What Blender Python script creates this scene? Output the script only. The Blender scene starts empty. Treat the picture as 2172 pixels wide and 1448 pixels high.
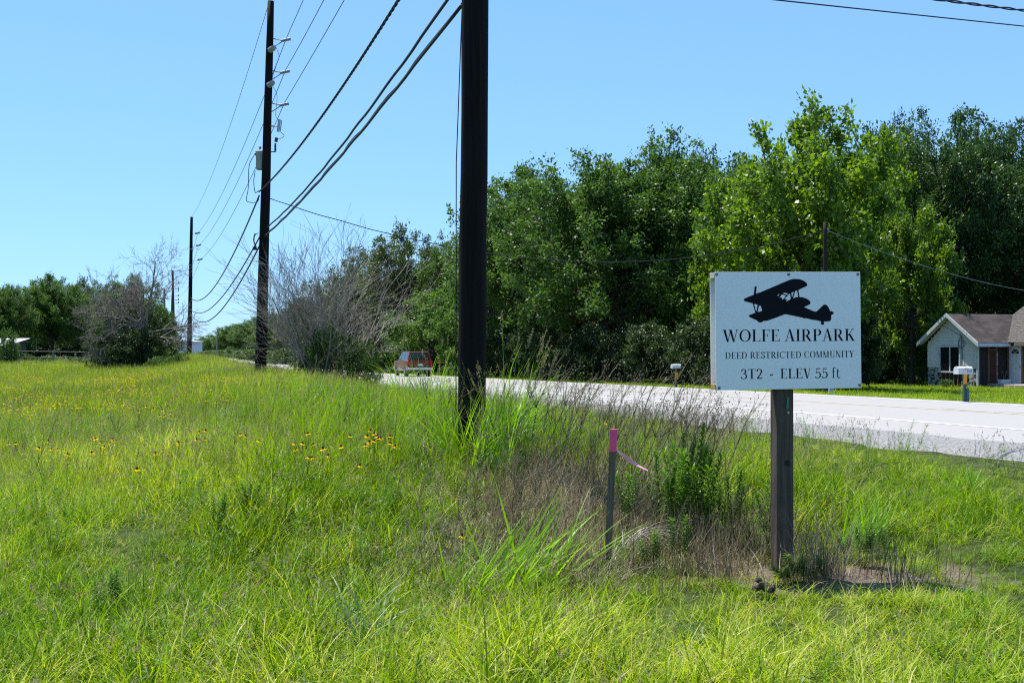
import bpy, math, random
import numpy as np
from mathutils import Vector, Matrix

R = math.radians
rng = np.random.default_rng(11)
random.seed(11)
sc = bpy.context.scene
COL = sc.collection

# ------------------------------------------------------------------ camera
EYE = 1.80
F = 2390.0                       # focal length in photo pixels (photo is 2172 wide)
HZ = 735.0                       # photo row of the horizon
cam_d = bpy.data.cameras.new("camera")
cam_d.sensor_width = 36.0
cam_d.lens = 36.0 * F / 2172.0
cam_d.clip_start = 0.1
cam_d.clip_end = 6000.0
cam = bpy.data.objects.new("camera", cam_d)
COL.objects.link(cam)
cam.location = (0, 0, EYE)
cam.rotation_euler = (R(90) + math.atan((HZ - 724.0) / F), 0, 0)
sc.camera = cam

# ------------------------------------------------------------------ sky, sun, exposure
SUN_EL, SUN_AZ = R(68), R(-42)   # azimuth from +Y towards +X
world = bpy.data.worlds.new("World")
sc.world = world
world.use_nodes = True
wn = world.node_tree
for n in list(wn.nodes):
    wn.nodes.remove(n)
w_out = wn.nodes.new("ShaderNodeOutputWorld")
w_bg = wn.nodes.new("ShaderNodeBackground")
w_sky = wn.nodes.new("ShaderNodeTexSky")
w_sky.sky_type = 'NISHITA'
w_sky.sun_disc = False
w_sky.sun_elevation = SUN_EL
w_sky.sun_rotation = SUN_AZ % (2 * math.pi)
w_sky.altitude = 0
w_sky.air_density = 1.0
w_sky.dust_density = 0.1
w_sky.ozone_density = 8.0
w_bg.inputs["Strength"].default_value = 0.12
# one even tone curve and white balance over the whole sky (a camera's response)
w_m1 = wn.nodes.new("ShaderNodeMix"); w_m1.data_type = 'RGBA'; w_m1.blend_type = 'MULTIPLY'; w_m1.inputs[0].default_value = 1.0
w_m1.inputs[7].default_value = (0.12, 0.12, 0.12, 1)
w_gm = wn.nodes.new("ShaderNodeGamma"); w_gm.inputs[1].default_value = 0.5
w_m2 = wn.nodes.new("ShaderNodeMix"); w_m2.data_type = 'RGBA'; w_m2.blend_type = 'MULTIPLY'; w_m2.inputs[0].default_value = 1.0
SKYK = 0.60 / 0.12
w_m2.inputs[7].default_value = (0.63 * SKYK, 0.965 * SKYK, 1.36 * SKYK, 1)
wn.links.new(w_sky.outputs[0], w_m1.inputs[6]); wn.links.new(w_m1.outputs[2], w_gm.inputs[0])
wn.links.new(w_gm.outputs[0], w_m2.inputs[6]); wn.links.new(w_m2.outputs[2], w_bg.inputs[0])
wn.links.new(w_bg.outputs[0], w_out.inputs[0])

sun_d = bpy.data.lights.new("sun", 'SUN')
sun_d.energy = 4.8
sun_d.angle = R(0.53)
sun_d.color = (1.0, 0.955, 0.88)
sun = bpy.data.objects.new("sun", sun_d)
COL.objects.link(sun)
sdir = Vector((math.sin(SUN_AZ) * math.cos(SUN_EL), math.cos(SUN_AZ) * math.cos(SUN_EL), math.sin(SUN_EL)))
sun.rotation_euler = sdir.to_track_quat('Z', 'Y').to_euler()
sun.location = (0, 0, 60)

sc.view_settings.view_transform = 'Standard'
sc.view_settings.look = 'None'
sc.view_settings.gamma = 1.0
sc.view_settings.use_curve_mapping = False
sc.view_settings.exposure = 0.80
sc.cycles.filter_width = 1.15
sc.cycles.use_denoising = False
sc.cycles.adaptive_threshold = 0.006
sc.cycles.max_bounces = 7
sc.cycles.diffuse_bounces = 3
sc.cycles.glossy_bounces = 2
sc.cycles.transmission_bounces = 4
sc.cycles.transparent_max_bounces = 6
sc.cycles.sample_clamp_indirect = 6.0

# ------------------------------------------------------------------ frames of reference
U = np.array([-0.3113, 0.9503])          # along the road, away from the camera
N = np.array([0.9503, 0.3113])           # across the road, to the right


def to_lt(X, Y):
    return X * N[0] + Y * N[1], X * U[0] + Y * U[1]


def from_lt(L, t):
    return L * N[0] + t * U[0], L * N[1] + t * U[1]


def smooth(a, b, x):
    s = np.clip((np.asarray(x, float) - a) / (b - a), 0, 1)
    return s * s * (3 - 2 * s)


def road_z(t):
    t = np.asarray(t, float)
    return 0.65 - 0.0125 * np.minimum(t, 110) - 0.0125 * 60 * (1 - np.exp(-np.maximum(t - 110, 0) / 60.0)) * 0.5


def ground_lt(L, t):
    L = np.asarray(L, float); t = np.asarray(t, float)
    zr = road_z(t)
    fz = -0.7 * smooth(60, 240, t)
    b = 0.68 * smooth(7.9, 12.4, t)
    ks = [-4000, -6, 0, 3.4, 6.0, 9.6, 10.3, 20.8, 21.8, 30, 60, 4000]
    vs = [fz, fz, fz + 0.02 + 0.3 * b, fz + b, fz + 0.02 + 0.46 * b, zr - 0.10, zr - 0.09, zr - 0.09, zr - 0.10, zr - 0.33, zr - 0.52, zr - 0.55]
    out = np.zeros(np.broadcast(L, t).shape)
    for i in range(len(ks) - 1):
        m = (L >= ks[i]) & (L < ks[i + 1])
        f = (L - ks[i]) / (ks[i + 1] - ks[i])
        out = np.where(m, vs[i] * (1 - f) + vs[i + 1] * f, out)
    bump = 0.025 * np.sin(L * 1.7 + 1.3 * np.sin(t * 0.9)) + 0.02 * np.sin(t * 1.3 + L * 0.6)
    out = out + bump * ((L < 9.0) | (L > 23)) * np.clip(1.2 - np.abs(t) / 120.0, 0, 1)
    return out


def gz(X, Y):
    L, t = to_lt(np.asarray(X, float), np.asarray(Y, float))
    return ground_lt(L, t)


def px2w(px, py, Y):
    return Vector(((px - 1086) / F * Y, Y, EYE - (py - HZ) / F * Y))


def on_ground(px, Y):
    X = (px - 1086) / F * Y
    return Vector((X, Y, float(gz(X, Y))))


def depth_of(px, py, h=0.0):
    """distance at which the view line through a photo pixel meets the ground raised by h"""
    lo = 2.5
    s = np.linspace(2.5, 140, 1400)
    z = EYE - (py - HZ) / F * s
    g = gz((px - 1086) / F * s, s) + h
    k = np.argmax(z <= g)
    return float(s[k]) if z[k] <= g[k] else 110.0


# ------------------------------------------------------------------ tagging
def tag(o, label=None, cat=None, group=None, kind=None):
    if label: o["label"] = label
    if cat: o["category"] = cat
    if group: o["group"] = group
    if kind: o["kind"] = kind
    return o


def thing(name, label, cat, loc=(0, 0, 0), rz=0.0, group=None, scale=None):
    o = bpy.data.objects.new(name, None)
    o.empty_display_size = 0.1
    COL.objects.link(o)
    o.location = loc
    o.rotation_euler = (0, 0, rz)
    if scale: o.scale = scale
    return tag(o, label, cat, group)


def link(name, me, parent=None, mat=None):
    if mat is not None and not me.materials:
        me.materials.append(mat)
    o = bpy.data.objects.new(name, me)
    COL.objects.link(o)
    if parent is not None: o.parent = parent
    return o


def copy_tree(o, parent=None):
    c = o.copy()
    COL.objects.link(c)
    if parent is not None: c.parent = parent
    for ch in list(o.children):
        copy_tree(ch, c)
    return c


# ------------------------------------------------------------------ mesh building
def mesh_np(name, V, polys, tint=None, smooth_sh=False):
    """V (n,3); polys: (m,k) int array or list of such arrays"""
    me = bpy.data.meshes.new(name)
    if not isinstance(polys, (list, tuple)): polys = [polys]
    polys = [np.asarray(p, np.int32) for p in polys if len(p)]
    flat = np.concatenate([p.ravel() for p in polys])
    tot = np.concatenate([np.full(len(p), p.shape[1], np.int32) for p in polys])
    st = np.concatenate([[0], np.cumsum(tot)[:-1]]).astype(np.int32)
    me.vertices.add(len(V)); me.vertices.foreach_set("co", np.asarray(V, np.float32).ravel())
    me.loops.add(len(flat)); me.loops.foreach_set("vertex_index", flat)
    me.polygons.add(len(tot)); me.polygons.foreach_set("loop_start", st); me.polygons.foreach_set("loop_total", tot)
    if smooth_sh:
        me.polygons.foreach_set("use_smooth", np.ones(len(tot), bool))
    me.update(calc_edges=True)
    if tint is not None:
        a = me.attributes.new("tint", 'FLOAT', 'POINT')
        a.data.foreach_set("value", np.asarray(tint, np.float32))
    return me


class MB:
    def __init__(s):
        s.v = []; s.f = []; s.n = 0; s.t = []

    def add(s, verts, faces, tint=0.5):
        o = s.n
        for v in verts: s.v.append(tuple(v))
        for f in faces: s.f.append([i + o for i in f])
        s.t += [tint] * len(verts)
        s.n += len(verts)
        return s

    def box(s, c, size, rot=None, taper=1.0):
        hx, hy, hz = size[0] / 2, size[1] / 2, size[2] / 2
        vs = []
        for dz in (-1, 1):
            k = 1.0 if dz < 0 else taper
            for dx, dy in ((-1, -1), (1, -1), (1, 1), (-1, 1)):
                v = Vector((dx * hx * k, dy * hy * k, dz * hz))
                if rot is not None: v = rot @ v
                vs.append(v + Vector(c))
        return s.add(vs, [[3, 2, 1, 0], [4, 5, 6, 7], [0, 1, 5, 4], [1, 2, 6, 5], [2, 3, 7, 6], [3, 0, 4, 7]])

    def prism(s, poly, axis, a0, a1):
        """poly: 2-D outline (ccw), extruded along axis 'x','y' or 'z' from a0 to a1"""
        n = len(poly)

        def put(p, a):
            if axis == 'x': return (a, p[0], p[1])
            if axis == 'y': return (p[0], a, p[1])
            return (p[0], p[1], a)
        vs = [put(p, a0) for p in poly] + [put(p, a1) for p in poly]
        fs = [list(range(n))[::-1], [n + i for i in range(n)]]
        fs += [[i, (i + 1) % n, n + (i + 1) % n, n + i] for i in range(n)]
        return s.add(vs, fs)

    def tube(s, path, radii, ns=6, cap=True, tint=0.5):
        P = [Vector(p) for p in path]
        if not hasattr(radii, '__len__'): radii = [radii] * len(P)
        vs = []; up = None
        for i, p in enumerate(P):
            d = (P[min(i + 1, len(P) - 1)] - P[max(i - 1, 0)])
            if d.length < 1e-9: d = Vector((0, 0, 1))
            d.normalize()
            if up is None:
                up = Vector((0, 0, 1)) if abs(d.z) < 0.9 else Vector((1, 0, 0))
            a = d.cross(up)
            if a.length < 1e-6: a = d.cross(Vector((0, 1, 0)))
            a.normalize(); b = a.cross(d).normalized(); up = b
            for k in range(ns):
                an = 2 * math.pi * k / ns
                vs.append(p + (a * math.cos(an) + b * math.sin(an)) * radii[i])
        fs = []
        for i in range(len(P) - 1):
            for k in range(ns):
                k2 = (k + 1) % ns
                fs.append([i * ns + k, i * ns + k2, (i + 1) * ns + k2, (i + 1) * ns + k])
        if cap:
            fs.append(list(range(ns))[::-1]); fs.append([(len(P) - 1) * ns + k for k in range(ns)])
        return s.add(vs, fs, tint)

    def lathe(s, prof, c=(0, 0, 0), ns=12, rot=None):
        """prof: list of (r, z)"""
        vs = []
        for r, z in prof:
            for k in range(ns):
                a = 2 * math.pi * k / ns
                v = Vector((r * math.cos(a), r * math.sin(a), z))
                if rot is not None: v = rot @ v
                vs.append(v + Vector(c))
        fs = []
        for i in range(len(prof) - 1):
            for k in range(ns):
                k2 = (k + 1) % ns
                fs.append([i * ns + k, i * ns + k2, (i + 1) * ns + k2, (i + 1) * ns + k])
        fs.append(list(range(ns))[::-1]); fs.append([(len(prof) - 1) * ns + k for k in range(ns)])
        return s.add(vs, fs)

    def mesh(s, name, smooth_sh=False):
        me = bpy.data.meshes.new(name)
        me.from_pydata(s.v, [], s.f)
        if smooth_sh:
            me.polygons.foreach_set("use_smooth", np.ones(len(me.polygons), bool))
        a = me.attributes.new("tint", 'FLOAT', 'POINT')
        a.data.foreach_set("value", np.asarray(s.t, np.float32))
        me.update()
        return me

    def build(s, name, mat, parent=None, smooth_sh=False):
        me = s.mesh(name, smooth_sh)
        me.materials.append(mat)
        return link(name, me, parent)


def bevel(o, w=0.01, seg=2):
    m = o.modifiers.new("bevel", 'BEVEL'); m.width = w; m.segments = seg; m.limit_method = 'ANGLE'
    return o


# ------------------------------------------------------------------ materials
def new_mat(name):
    m = bpy.data.materials.new(name); m.use_nodes = True
    nt = m.node_tree
    for n in list(nt.nodes): nt.nodes.remove(n)
    out = nt.nodes.new("ShaderNodeOutputMaterial")
    return m, nt, out


def ramp(nt, stops):
    r = nt.nodes.new("ShaderNodeValToRGB")
    e = r.color_ramp.elements
    while len(e) < len(stops): e.new(0.5)
    for el, (p, c) in zip(e, stops):
        el.position = p; el.color = (c[0], c[1], c[2], 1)
    return r


def mat(name, c1, c2=None, scale=6.0, rough=0.7, bump=0.0, metal=0.0, spec=0.4, stretch=(1, 1, 1), detail=6, lo=0.35, hi=0.65, c3=None, scale2=0.7, coat=0.0):
    m, nt, out = new_mat(name)
    b = nt.nodes.new("ShaderNodeBsdfPrincipled")
    nt.links.new(b.outputs[0], out.inputs[0])
    b.inputs["Roughness"].default_value = rough
    b.inputs["Metallic"].default_value = metal
    b.inputs["Specular IOR Level"].default_value = spec
    b.inputs["Coat Weight"].default_value = coat
    b.inputs["Base Color"].default_value = (*c1, 1)
    if c2 is not None:
        tc = nt.nodes.new("ShaderNodeTexCoord"); mp = nt.nodes.new("ShaderNodeMapping")
        mp.inputs["Scale"].default_value = stretch
        nt.links.new(tc.outputs["Object"], mp.inputs[0])
        nz = nt.nodes.new("ShaderNodeTexNoise"); nz.inputs["Scale"].default_value = scale; nz.inputs["Detail"].default_value = detail
        nz.inputs["Roughness"].default_value = 0.65
        nt.links.new(mp.outputs[0], nz.inputs["Vector"])
        r = ramp(nt, [(lo, c1), (hi, c2)])
        nt.links.new(nz.outputs["Fac"], r.inputs[0])
        last = r.outputs[0]
        if c3 is not None:
            n2 = nt.nodes.new("ShaderNodeTexNoise"); n2.inputs["Scale"].default_value = scale2; n2.inputs["Detail"].default_value = 3
            nt.links.new(tc.outputs["Object"], n2.inputs["Vector"])
            r2 = ramp(nt, [(0.45, (0, 0, 0)), (0.62, (1, 1, 1))])
            nt.links.new(n2.outputs["Fac"], r2.inputs[0])
            mx = nt.nodes.new("ShaderNodeMix"); mx.data_type = 'RGBA'
            nt.links.new(r2.outputs[0], mx.inputs[0]); nt.links.new(last, mx.inputs[6]); mx.inputs[7].default_value = (*c3, 1)
            last = mx.outputs[2]
        nt.links.new(last, b.inputs["Base Color"])
        if bump > 0:
            bp = nt.nodes.new("ShaderNodeBump"); bp.inputs["Strength"].default_value = bump; bp.inputs["Distance"].default_value = 0.02
            nt.links.new(nz.outputs["Fac"], bp.inputs["Height"]); nt.links.new(bp.outputs[0], b.inputs["Normal"])
    return m


def foliage(name, dark, mid, light, trans, tfac=0.4, rough=0.45, spec=0.45, patch=None, patch_scale=0.25, inst=False, pamt=0.6, straw=None):
    """leaf or blade: colour from the 'tint' attribute; part of the light passes through"""
    m, nt, out = new_mat(name)
    at = nt.nodes.new("ShaderNodeAttribute"); at.attribute_name = "tint"
    val = at.outputs["Fac"]
    if inst:
        ai = nt.nodes.new("ShaderNodeAttribute"); ai.attribute_name = "itint"; ai.attribute_type = 'INSTANCER'
        ad = nt.nodes.new("ShaderNodeMath"); ad.operation = 'ADD'
        nt.links.new(val, ad.inputs[0]); nt.links.new(ai.outputs["Fac"], ad.inputs[1])
        val = ad.outputs[0]
    r = ramp(nt, [(0.0, dark), (0.5, mid), (1.0, light)] if straw is None else [(0.0, dark), (0.45, mid), (0.82, light), (0.98, straw)])
    nt.links.new(val, r.inputs[0])
    colo = r.outputs[0]
    if patch is not None:
        ge = nt.nodes.new("ShaderNodeNewGeometry")
        nz = nt.nodes.new("ShaderNodeTexNoise"); nz.inputs["Scale"].default_value = patch_scale; nz.inputs["Detail"].default_value = 4
        nt.links.new(ge.outputs["Position"], nz.inputs["Vector"])
        r2 = ramp(nt, [(0.42, (0, 0, 0)), (0.66, (pamt, pamt, pamt))])
        nt.links.new(nz.outputs["Fac"], r2.inputs[0])
        mx = nt.nodes.new("ShaderNodeMix"); mx.data_type = 'RGBA'
        nt.links.new(r2.outputs[0], mx.inputs[0]); nt.links.new(colo, mx.inputs[6]); mx.inputs[7].default_value = (*patch, 1)
        colo = mx.outputs[2]
    b = nt.nodes.new("ShaderNodeBsdfPrincipled")
    b.inputs["Roughness"].default_value = rough
    b.inputs["Specular IOR Level"].default_value = spec
    nt.links.new(colo, b.inputs["Base Color"])
    tr = nt.nodes.new("ShaderNodeBsdfTranslucent")
    m2 = nt.nodes.new("ShaderNodeMix"); m2.data_type = 'RGBA'; m2.blend_type = 'MULTIPLY'
    m2.inputs[0].default_value = 1.0
    nt.links.new(colo, m2.inputs[6]); m2.inputs[7].default_value = (*trans, 1)
    nt.links.new(m2.outputs[2], tr.inputs["Color"])
    ms = nt.nodes.new("ShaderNodeMixShader"); ms.inputs[0].default_value = tfac
    nt.links.new(b.outputs[0], ms.inputs[1]); nt.links.new(tr.outputs[0], ms.inputs[2])
    nt.links.new(ms.outputs[0], out.inputs[0])
    return m


M = {}
M['creosote'] = mat('creosote_wood', (0.005, 0.0042, 0.004), (0.013, 0.010, 0.009), 3.0, 0.8, 0.5, stretch=(9, 9, 0.35), spec=0.12)
M['far_pole'] = mat('weathered_pole', (0.045, 0.036, 0.03), (0.08, 0.065, 0.055), 3.0, 0.8, 0.3, stretch=(8, 8, 0.3))
M['grey_pole'] = mat('grey_pole_wood', (0.16, 0.15, 0.14), (0.24, 0.23, 0.21), 3.0, 0.85, 0.3, stretch=(8, 8, 0.3))
M['post'] = mat('grey_post_wood', (0.060, 0.046, 0.035), (0.135, 0.108, 0.082), 2.2, 0.9, 0.6, stretch=(14, 14, 0.6), c3=(0.050, 0.040, 0.032), scale2=1.6, spec=0.15)
M['stake'] = mat('stake_wood', (0.080, 0.062, 0.045), (0.17, 0.14, 0.10), 3.0, 0.9, 0.4, stretch=(20, 20, 0.7), spec=0.15)
M['rail_white'] = mat('weathered_white_timber', (0.55, 0.53, 0.48), (0.36, 0.33, 0.28), 30, 0.8, 0.2)
M['rail_yellow'] = mat('yellow_pine', (0.46, 0.30, 0.10), (0.36, 0.22, 0.07), 14, 0.75, 0.2, stretch=(1, 6, 6))
M['board'] = mat('white_aluminium_panel', (0.83, 0.83, 0.83), (0.79, 0.79, 0.80), 1.5, 0.38, spec=0.45)
M['print'] = mat('black_vinyl', (0.006, 0.0065, 0.010), rough=0.7, spec=0.12)
M['screw'] = mat('screw_steel', (0.25, 0.25, 0.25), (0.08, 0.07, 0.07), 60, 0.4, metal=0.8)
M['pink'] = mat('pink_flagging', (0.85, 0.085, 0.235), (0.75, 0.065, 0.20), 40, 0.5)
M['pink_pale'] = mat('pink_ribbon', (0.90, 0.30, 0.46), (0.92, 0.42, 0.55), 20, 0.45)
M['metal'] = mat('galvanised_steel', (0.36, 0.37, 0.38), (0.26, 0.27, 0.28), 18, 0.45, metal=0.6)
M['dark_metal'] = mat('dark_steel', (0.05, 0.05, 0.055), (0.08, 0.08, 0.08), 20, 0.5, metal=0.5)
M['tank'] = mat('grey_tank_paint', (0.40, 0.43, 0.45), (0.34, 0.37, 0.39), 8, 0.5)
M['porcelain'] = mat('grey_porcelain', (0.24, 0.25, 0.26), rough=0.4)
M['cable'] = mat('black_cable', (0.010, 0.011, 0.014), rough=0.55)
M['wire'] = mat('wire_aluminium', (0.035, 0.037, 0.042), rough=0.5, metal=0.3)
M['asphalt'] = mat('worn_pale_asphalt', (0.272, 0.256, 0.238), (0.325, 0.308, 0.29), 5, 0.85, 0.15, c3=(0.30, 0.287, 0.274), scale2=0.25, stretch=(1, 1, 1), detail=10)
M['gravel'] = mat('gravel_edge', (0.12, 0.12, 0.12), (0.29, 0.28, 0.265), 26, 0.9, 0.8, detail=10, lo=0.4, hi=0.6)
M['white_paint'] = mat('road_white_paint', (0.78, 0.78, 0.76), (0.62, 0.61, 0.58), 7, 0.6)
M['yellow_paint'] = mat('road_yellow_paint', (0.56, 0.40, 0.14), (0.43, 0.38, 0.30), 3, 0.7, lo=0.42, hi=0.58)
M['bark'] = mat('bark', (0.035, 0.028, 0.022), (0.085, 0.07, 0.055), 4, 0.95, 0.8, stretch=(6, 6, 1))
M['dead_bark'] = mat('grey_dead_wood', (0.13, 0.11, 0.09), (0.28, 0.245, 0.21), 3, 0.9, 0.3)
M['dead_twig'] = mat('brown_dead_twig', (0.15, 0.125, 0.10), (0.34, 0.30, 0.255), 2.2, 0.9)
M['dry_stem'] = mat('dry_weed_stem', (0.070, 0.054, 0.026), (0.22, 0.18, 0.105), 5, 0.9)
M['dry_head'] = mat('dry_seed_head', (0.22, 0.175, 0.085), (0.36, 0.30, 0.18), 30, 0.95)
M['petal'] = mat('yellow_petal', (0.74, 0.43, 0.002), (0.70, 0.36, 0.002), 30, 0.8, spec=0.05)
M['cone'] = mat('brown_flower_cone', (0.035, 0.016, 0.010), rough=0.8)
M['stem'] = mat('green_stem', (0.06, 0.11, 0.025), rough=0.6)

M['oak'] = foliage('oak_leaf', (0.030, 0.064, 0.010), (0.058, 0.118, 0.016), (0.11, 0.185, 0.028), (1.7, 1.9, 0.8), 0.33, 0.5, 0.35)
M['oak_olive'] = foliage('olive_oak_leaf', (0.038, 0.058, 0.012), (0.066, 0.098, 0.018), (0.10, 0.14, 0.028), (1.6, 1.6, 0.8), 0.33, 0.45, 0.4)
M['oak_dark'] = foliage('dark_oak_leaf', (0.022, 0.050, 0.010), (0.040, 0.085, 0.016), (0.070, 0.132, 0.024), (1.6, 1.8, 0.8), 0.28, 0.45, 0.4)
M['syc'] = foliage('sycamore_leaf', (0.048, 0.100, 0.009), (0.095, 0.172, 0.013), (0.175, 0.265, 0.022), (1.8, 1.85, 0.5), 0.42, 0.45, 0.45)
M['bright'] = foliage('bright_green_leaf', (0.045, 0.095, 0.016), (0.075, 0.145, 0.022), (0.11, 0.19, 0.03), (1.7, 1.9, 0.7), 0.4, 0.45, 0.4)
M['shrub'] = foliage('shrub_leaf', (0.030, 0.060, 0.012), (0.052, 0.10, 0.016), (0.085, 0.15, 0.022), (1.7, 1.9, 0.7), 0.38, 0.45, 0.4)
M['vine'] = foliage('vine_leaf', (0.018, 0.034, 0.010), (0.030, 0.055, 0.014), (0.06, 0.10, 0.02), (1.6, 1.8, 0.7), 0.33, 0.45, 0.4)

M['grass'] = foliage('field_grass_blade', (0.024, 0.062, 0.002), (0.170, 0.285, 0.004), (0.38, 0.48, 0.014), (1.6, 1.6, 0.3), 0.38, 0.40, 0.12, patch=(0.105, 0.245, 0.004), patch_scale=0.35, inst=True, pamt=0.45, straw=(0.56, 0.52, 0.17))  # straw end: dead blades, its pale colour also stands in for glints
M['tallgrass'] = foliage('tall_grass_blade', (0.045, 0.110, 0.004), (0.155, 0.270, 0.006), (0.29, 0.38, 0.02), (1.55, 1.6, 0.3), 0.4, 0.42, 0.14, inst=True)
M['drygrass'] = foliage('dry_grass_blade', (0.085, 0.064, 0.032), (0.34, 0.285, 0.18), (0.62, 0.57, 0.42), (1.2, 1.1, 0.9), 0.3, 0.6, 0.3, inst=True)
M['broad'] = foliage('broad_grass_blade', (0.085, 0.185, 0.006), (0.17, 0.33, 0.010), (0.28, 0.46, 0.02), (1.6, 1.7, 0.4), 0.45, 0.4, 0.2)
M['bluegrass'] = foliage('pale_broad_blade', (0.09, 0.15, 0.06), (0.15, 0.24, 0.10), (0.22, 0.32, 0.15), (1.3, 1.4, 0.7), 0.4, 0.4, 0.5)
M['forb'] = foliage('forb_leaf', (0.050, 0.115, 0.008), (0.095, 0.195, 0.012), (0.15, 0.27, 0.02), (1.6, 1.8, 0.5), 0.4, 0.45, 0.2, inst=False)
M['seed'] = foliage('grass_seed_head', (0.19, 0.155, 0.07), (0.31, 0.26, 0.12), (0.44, 0.39, 0.22), (1.2, 1.1, 0.8), 0.3, 0.8, 0.2)
M['dirt'] = mat('dirt', (0.10, 0.085, 0.07), (0.20, 0.18, 0.155), 14, 0.95, 0.6, detail=10)
# ================================================================== THE SETTING
def ground_material():
    m, nt, out = new_mat("ground_thatch")
    b = nt.nodes.new("ShaderNodeBsdfPrincipled"); b.inputs["Roughness"].default_value = 0.95
    b.inputs["Specular IOR Level"].default_value = 0.15
    nt.links.new(b.outputs[0], out.inputs[0])
    ge = nt.nodes.new("ShaderNodeNewGeometry")
    n1 = nt.nodes.new("ShaderNodeTexNoise"); n1.inputs["Scale"].default_value = 9; n1.inputs["Detail"].default_value = 8
    nt.links.new(ge.outputs["Position"], n1.inputs["Vector"])
    r1 = ramp(nt, [(0.35, (0.018, 0.028, 0.006)), (0.5, (0.036, 0.056, 0.012)), (0.72, (0.085, 0.08, 0.035))])
    nt.links.new(n1.outputs["Fac"], r1.inputs[0])
    # bare dirt round the sign post
    mp = nt.nodes.new("ShaderNodeMapping"); mp.vector_type = 'POINT'
    mp.inputs["Location"].default_value = (-2.58 * 0.72, -8.68 * 1.25, 0); mp.inputs["Scale"].default_value = (0.72, 1.25, 0)
    nt.links.new(ge.outputs["Position"], mp.inputs[0])
    ln = nt.nodes.new("ShaderNodeVectorMath"); ln.operation = 'LENGTH'
    nt.links.new(mp.outputs[0], ln.inputs[0])
    n2 = nt.nodes.new("ShaderNodeTexNoise"); n2.inputs["Scale"].default_value = 3.0; n2.inputs["Detail"].default_value = 5
    nt.links.new(ge.outputs["Position"], n2.inputs["Vector"])
    ma = nt.nodes.new("ShaderNodeMath"); ma.operation = 'MULTIPLY_ADD'; ma.inputs[1].default_value = 0.9
    nt.links.new(n2.outputs["Fac"], ma.inputs[0]); nt.links.new(ln.outputs["Value"], ma.inputs[2])
    r2 = ramp(nt, [(0.0, (1, 1, 1)), (0.75, (1, 1, 1)), (1.0, (0, 0, 0))])
    md = nt.nodes.new("ShaderNodeMath"); md.operation = 'MULTIPLY'; md.inputs[1].default_value = 0.72
    nt.links.new(ma.outputs[0], md.inputs[0]); nt.links.new(md.outputs[0], r2.inputs[0])
    n3 = nt.nodes.new("ShaderNodeTexNoise"); n3.inputs["Scale"].default_value = 40; n3.inputs["Detail"].default_value = 8
    nt.links.new(ge.outputs["Position"], n3.inputs["Vector"])
    r3 = ramp(nt, [(0.35, (0.075, 0.055, 0.04)), (0.65, (0.20, 0.16, 0.125))])
    nt.links.new(n3.outputs["Fac"], r3.inputs[0])
    mx = nt.nodes.new("ShaderNodeMix"); mx.data_type = 'RGBA'
    nt.links.new(r2.outputs[0], mx.inputs[0]); nt.links.new(r1.outputs[0], mx.inputs[6]); nt.links.new(r3.outputs[0], mx.inputs[7])
    nt.links.new(mx.outputs[2], b.inputs["Base Color"])
    bp = nt.nodes.new("ShaderNodeBump"); bp.inputs["Strength"].default_value = 0.6; bp.inputs["Distance"].default_value = 0.03
    nt.links.new(n3.outputs["Fac"], bp.inputs["Height"]); nt.links.new(bp.outputs[0], b.inputs["Normal"])
    return m


def grid_mesh(name, Ls, ts, zfun, m, kind='structure', label=None, cat=None):
    LL, TT = np.meshgrid(Ls, ts, indexing='ij')
    X, Y = from_lt(LL, TT)
    Z = zfun(LL, TT)
    nl, nt_ = len(Ls), len(ts)
    idx = np.arange(nl * nt_).reshape(nl, nt_)
    q = np.stack([idx[:-1, :-1], idx[1:, :-1], idx[1:, 1:], idx[:-1, 1:]], -1).reshape(-1, 4)
    me = mesh_np(name, np.stack([X, Y, Z], -1).reshape(-1, 3), q, smooth_sh=True)
    me.materials.append(m)
    o = link(name, me)
    return tag(o, label, cat, kind=kind)


Ls = np.concatenate([[-3500, -1800, -900, -450, -220, -120, -80, -60], np.arange(-45, 62, 0.7), [66, 75, 90, 120, 200, 400, 900, 1800, 3500]])
Ls = np.sort(np.concatenate([Ls, [10.3, 20.8]]))
ts = np.concatenate([[-400, -200, -100, -60, -40], np.arange(-30, 130, 1.2), np.arange(130, 300, 8), [320, 360, 420, 500, 620, 800, 1100, 1600, 2400, 3600]])
grid_mesh('ground', Ls, ts, ground_lt, ground_material(), label='grassy field and roadside ground running back to the trees', cat='ground')

tr = np.concatenate([[-200, -100, -50], np.arange(-30, 140, 2.0), np.arange(140, 330, 10), [360, 450, 600, 800]])
crown = lambda L, t: road_z(t) - 0.00  # the carriageway
grid_mesh('road', np.array([11.0, 13.4, 17.1, 20.2, 20.9]), tr, crown, M['asphalt'], label='pale sunlit two lane country road with faded markings', cat='road')
# gravelly broken edge of the near shoulder
ge_ = np.arange(-30, 140, 0.5)
Lg = np.array([9.75, 10.25, 10.65, 11.15])
LL, TT = np.meshgrid(Lg, ge_, indexing='ij')
wob = 0.16 * np.sin(TT * 1.3) + 0.13 * np.sin(TT * 3.1 + 1) + 0.08 * np.sin(TT * 7.7)
LL2 = LL.copy(); LL2[0] += wob[0]; LL2[1] += 0.6 * wob[0]; LL2[3] += 0.35 * wob[0] + 0.1
Xg, Yg = from_lt(LL2, TT)
Zg = road_z(TT) + np.array([-0.14, -0.03, -0.002, 0.004])[:, None]
idx = np.arange(4 * len(ge_)).reshape(4, -1)
q = np.stack([idx[:-1, :-1], idx[1:, :-1], idx[1:, 1:], idx[:-1, 1:]], -1).reshape(-1, 4)
me = mesh_np('gravel_shoulder', np.stack([Xg, Yg, Zg], -1).reshape(-1, 3), q, smooth_sh=True)
me.materials.append(M['gravel'])
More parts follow.
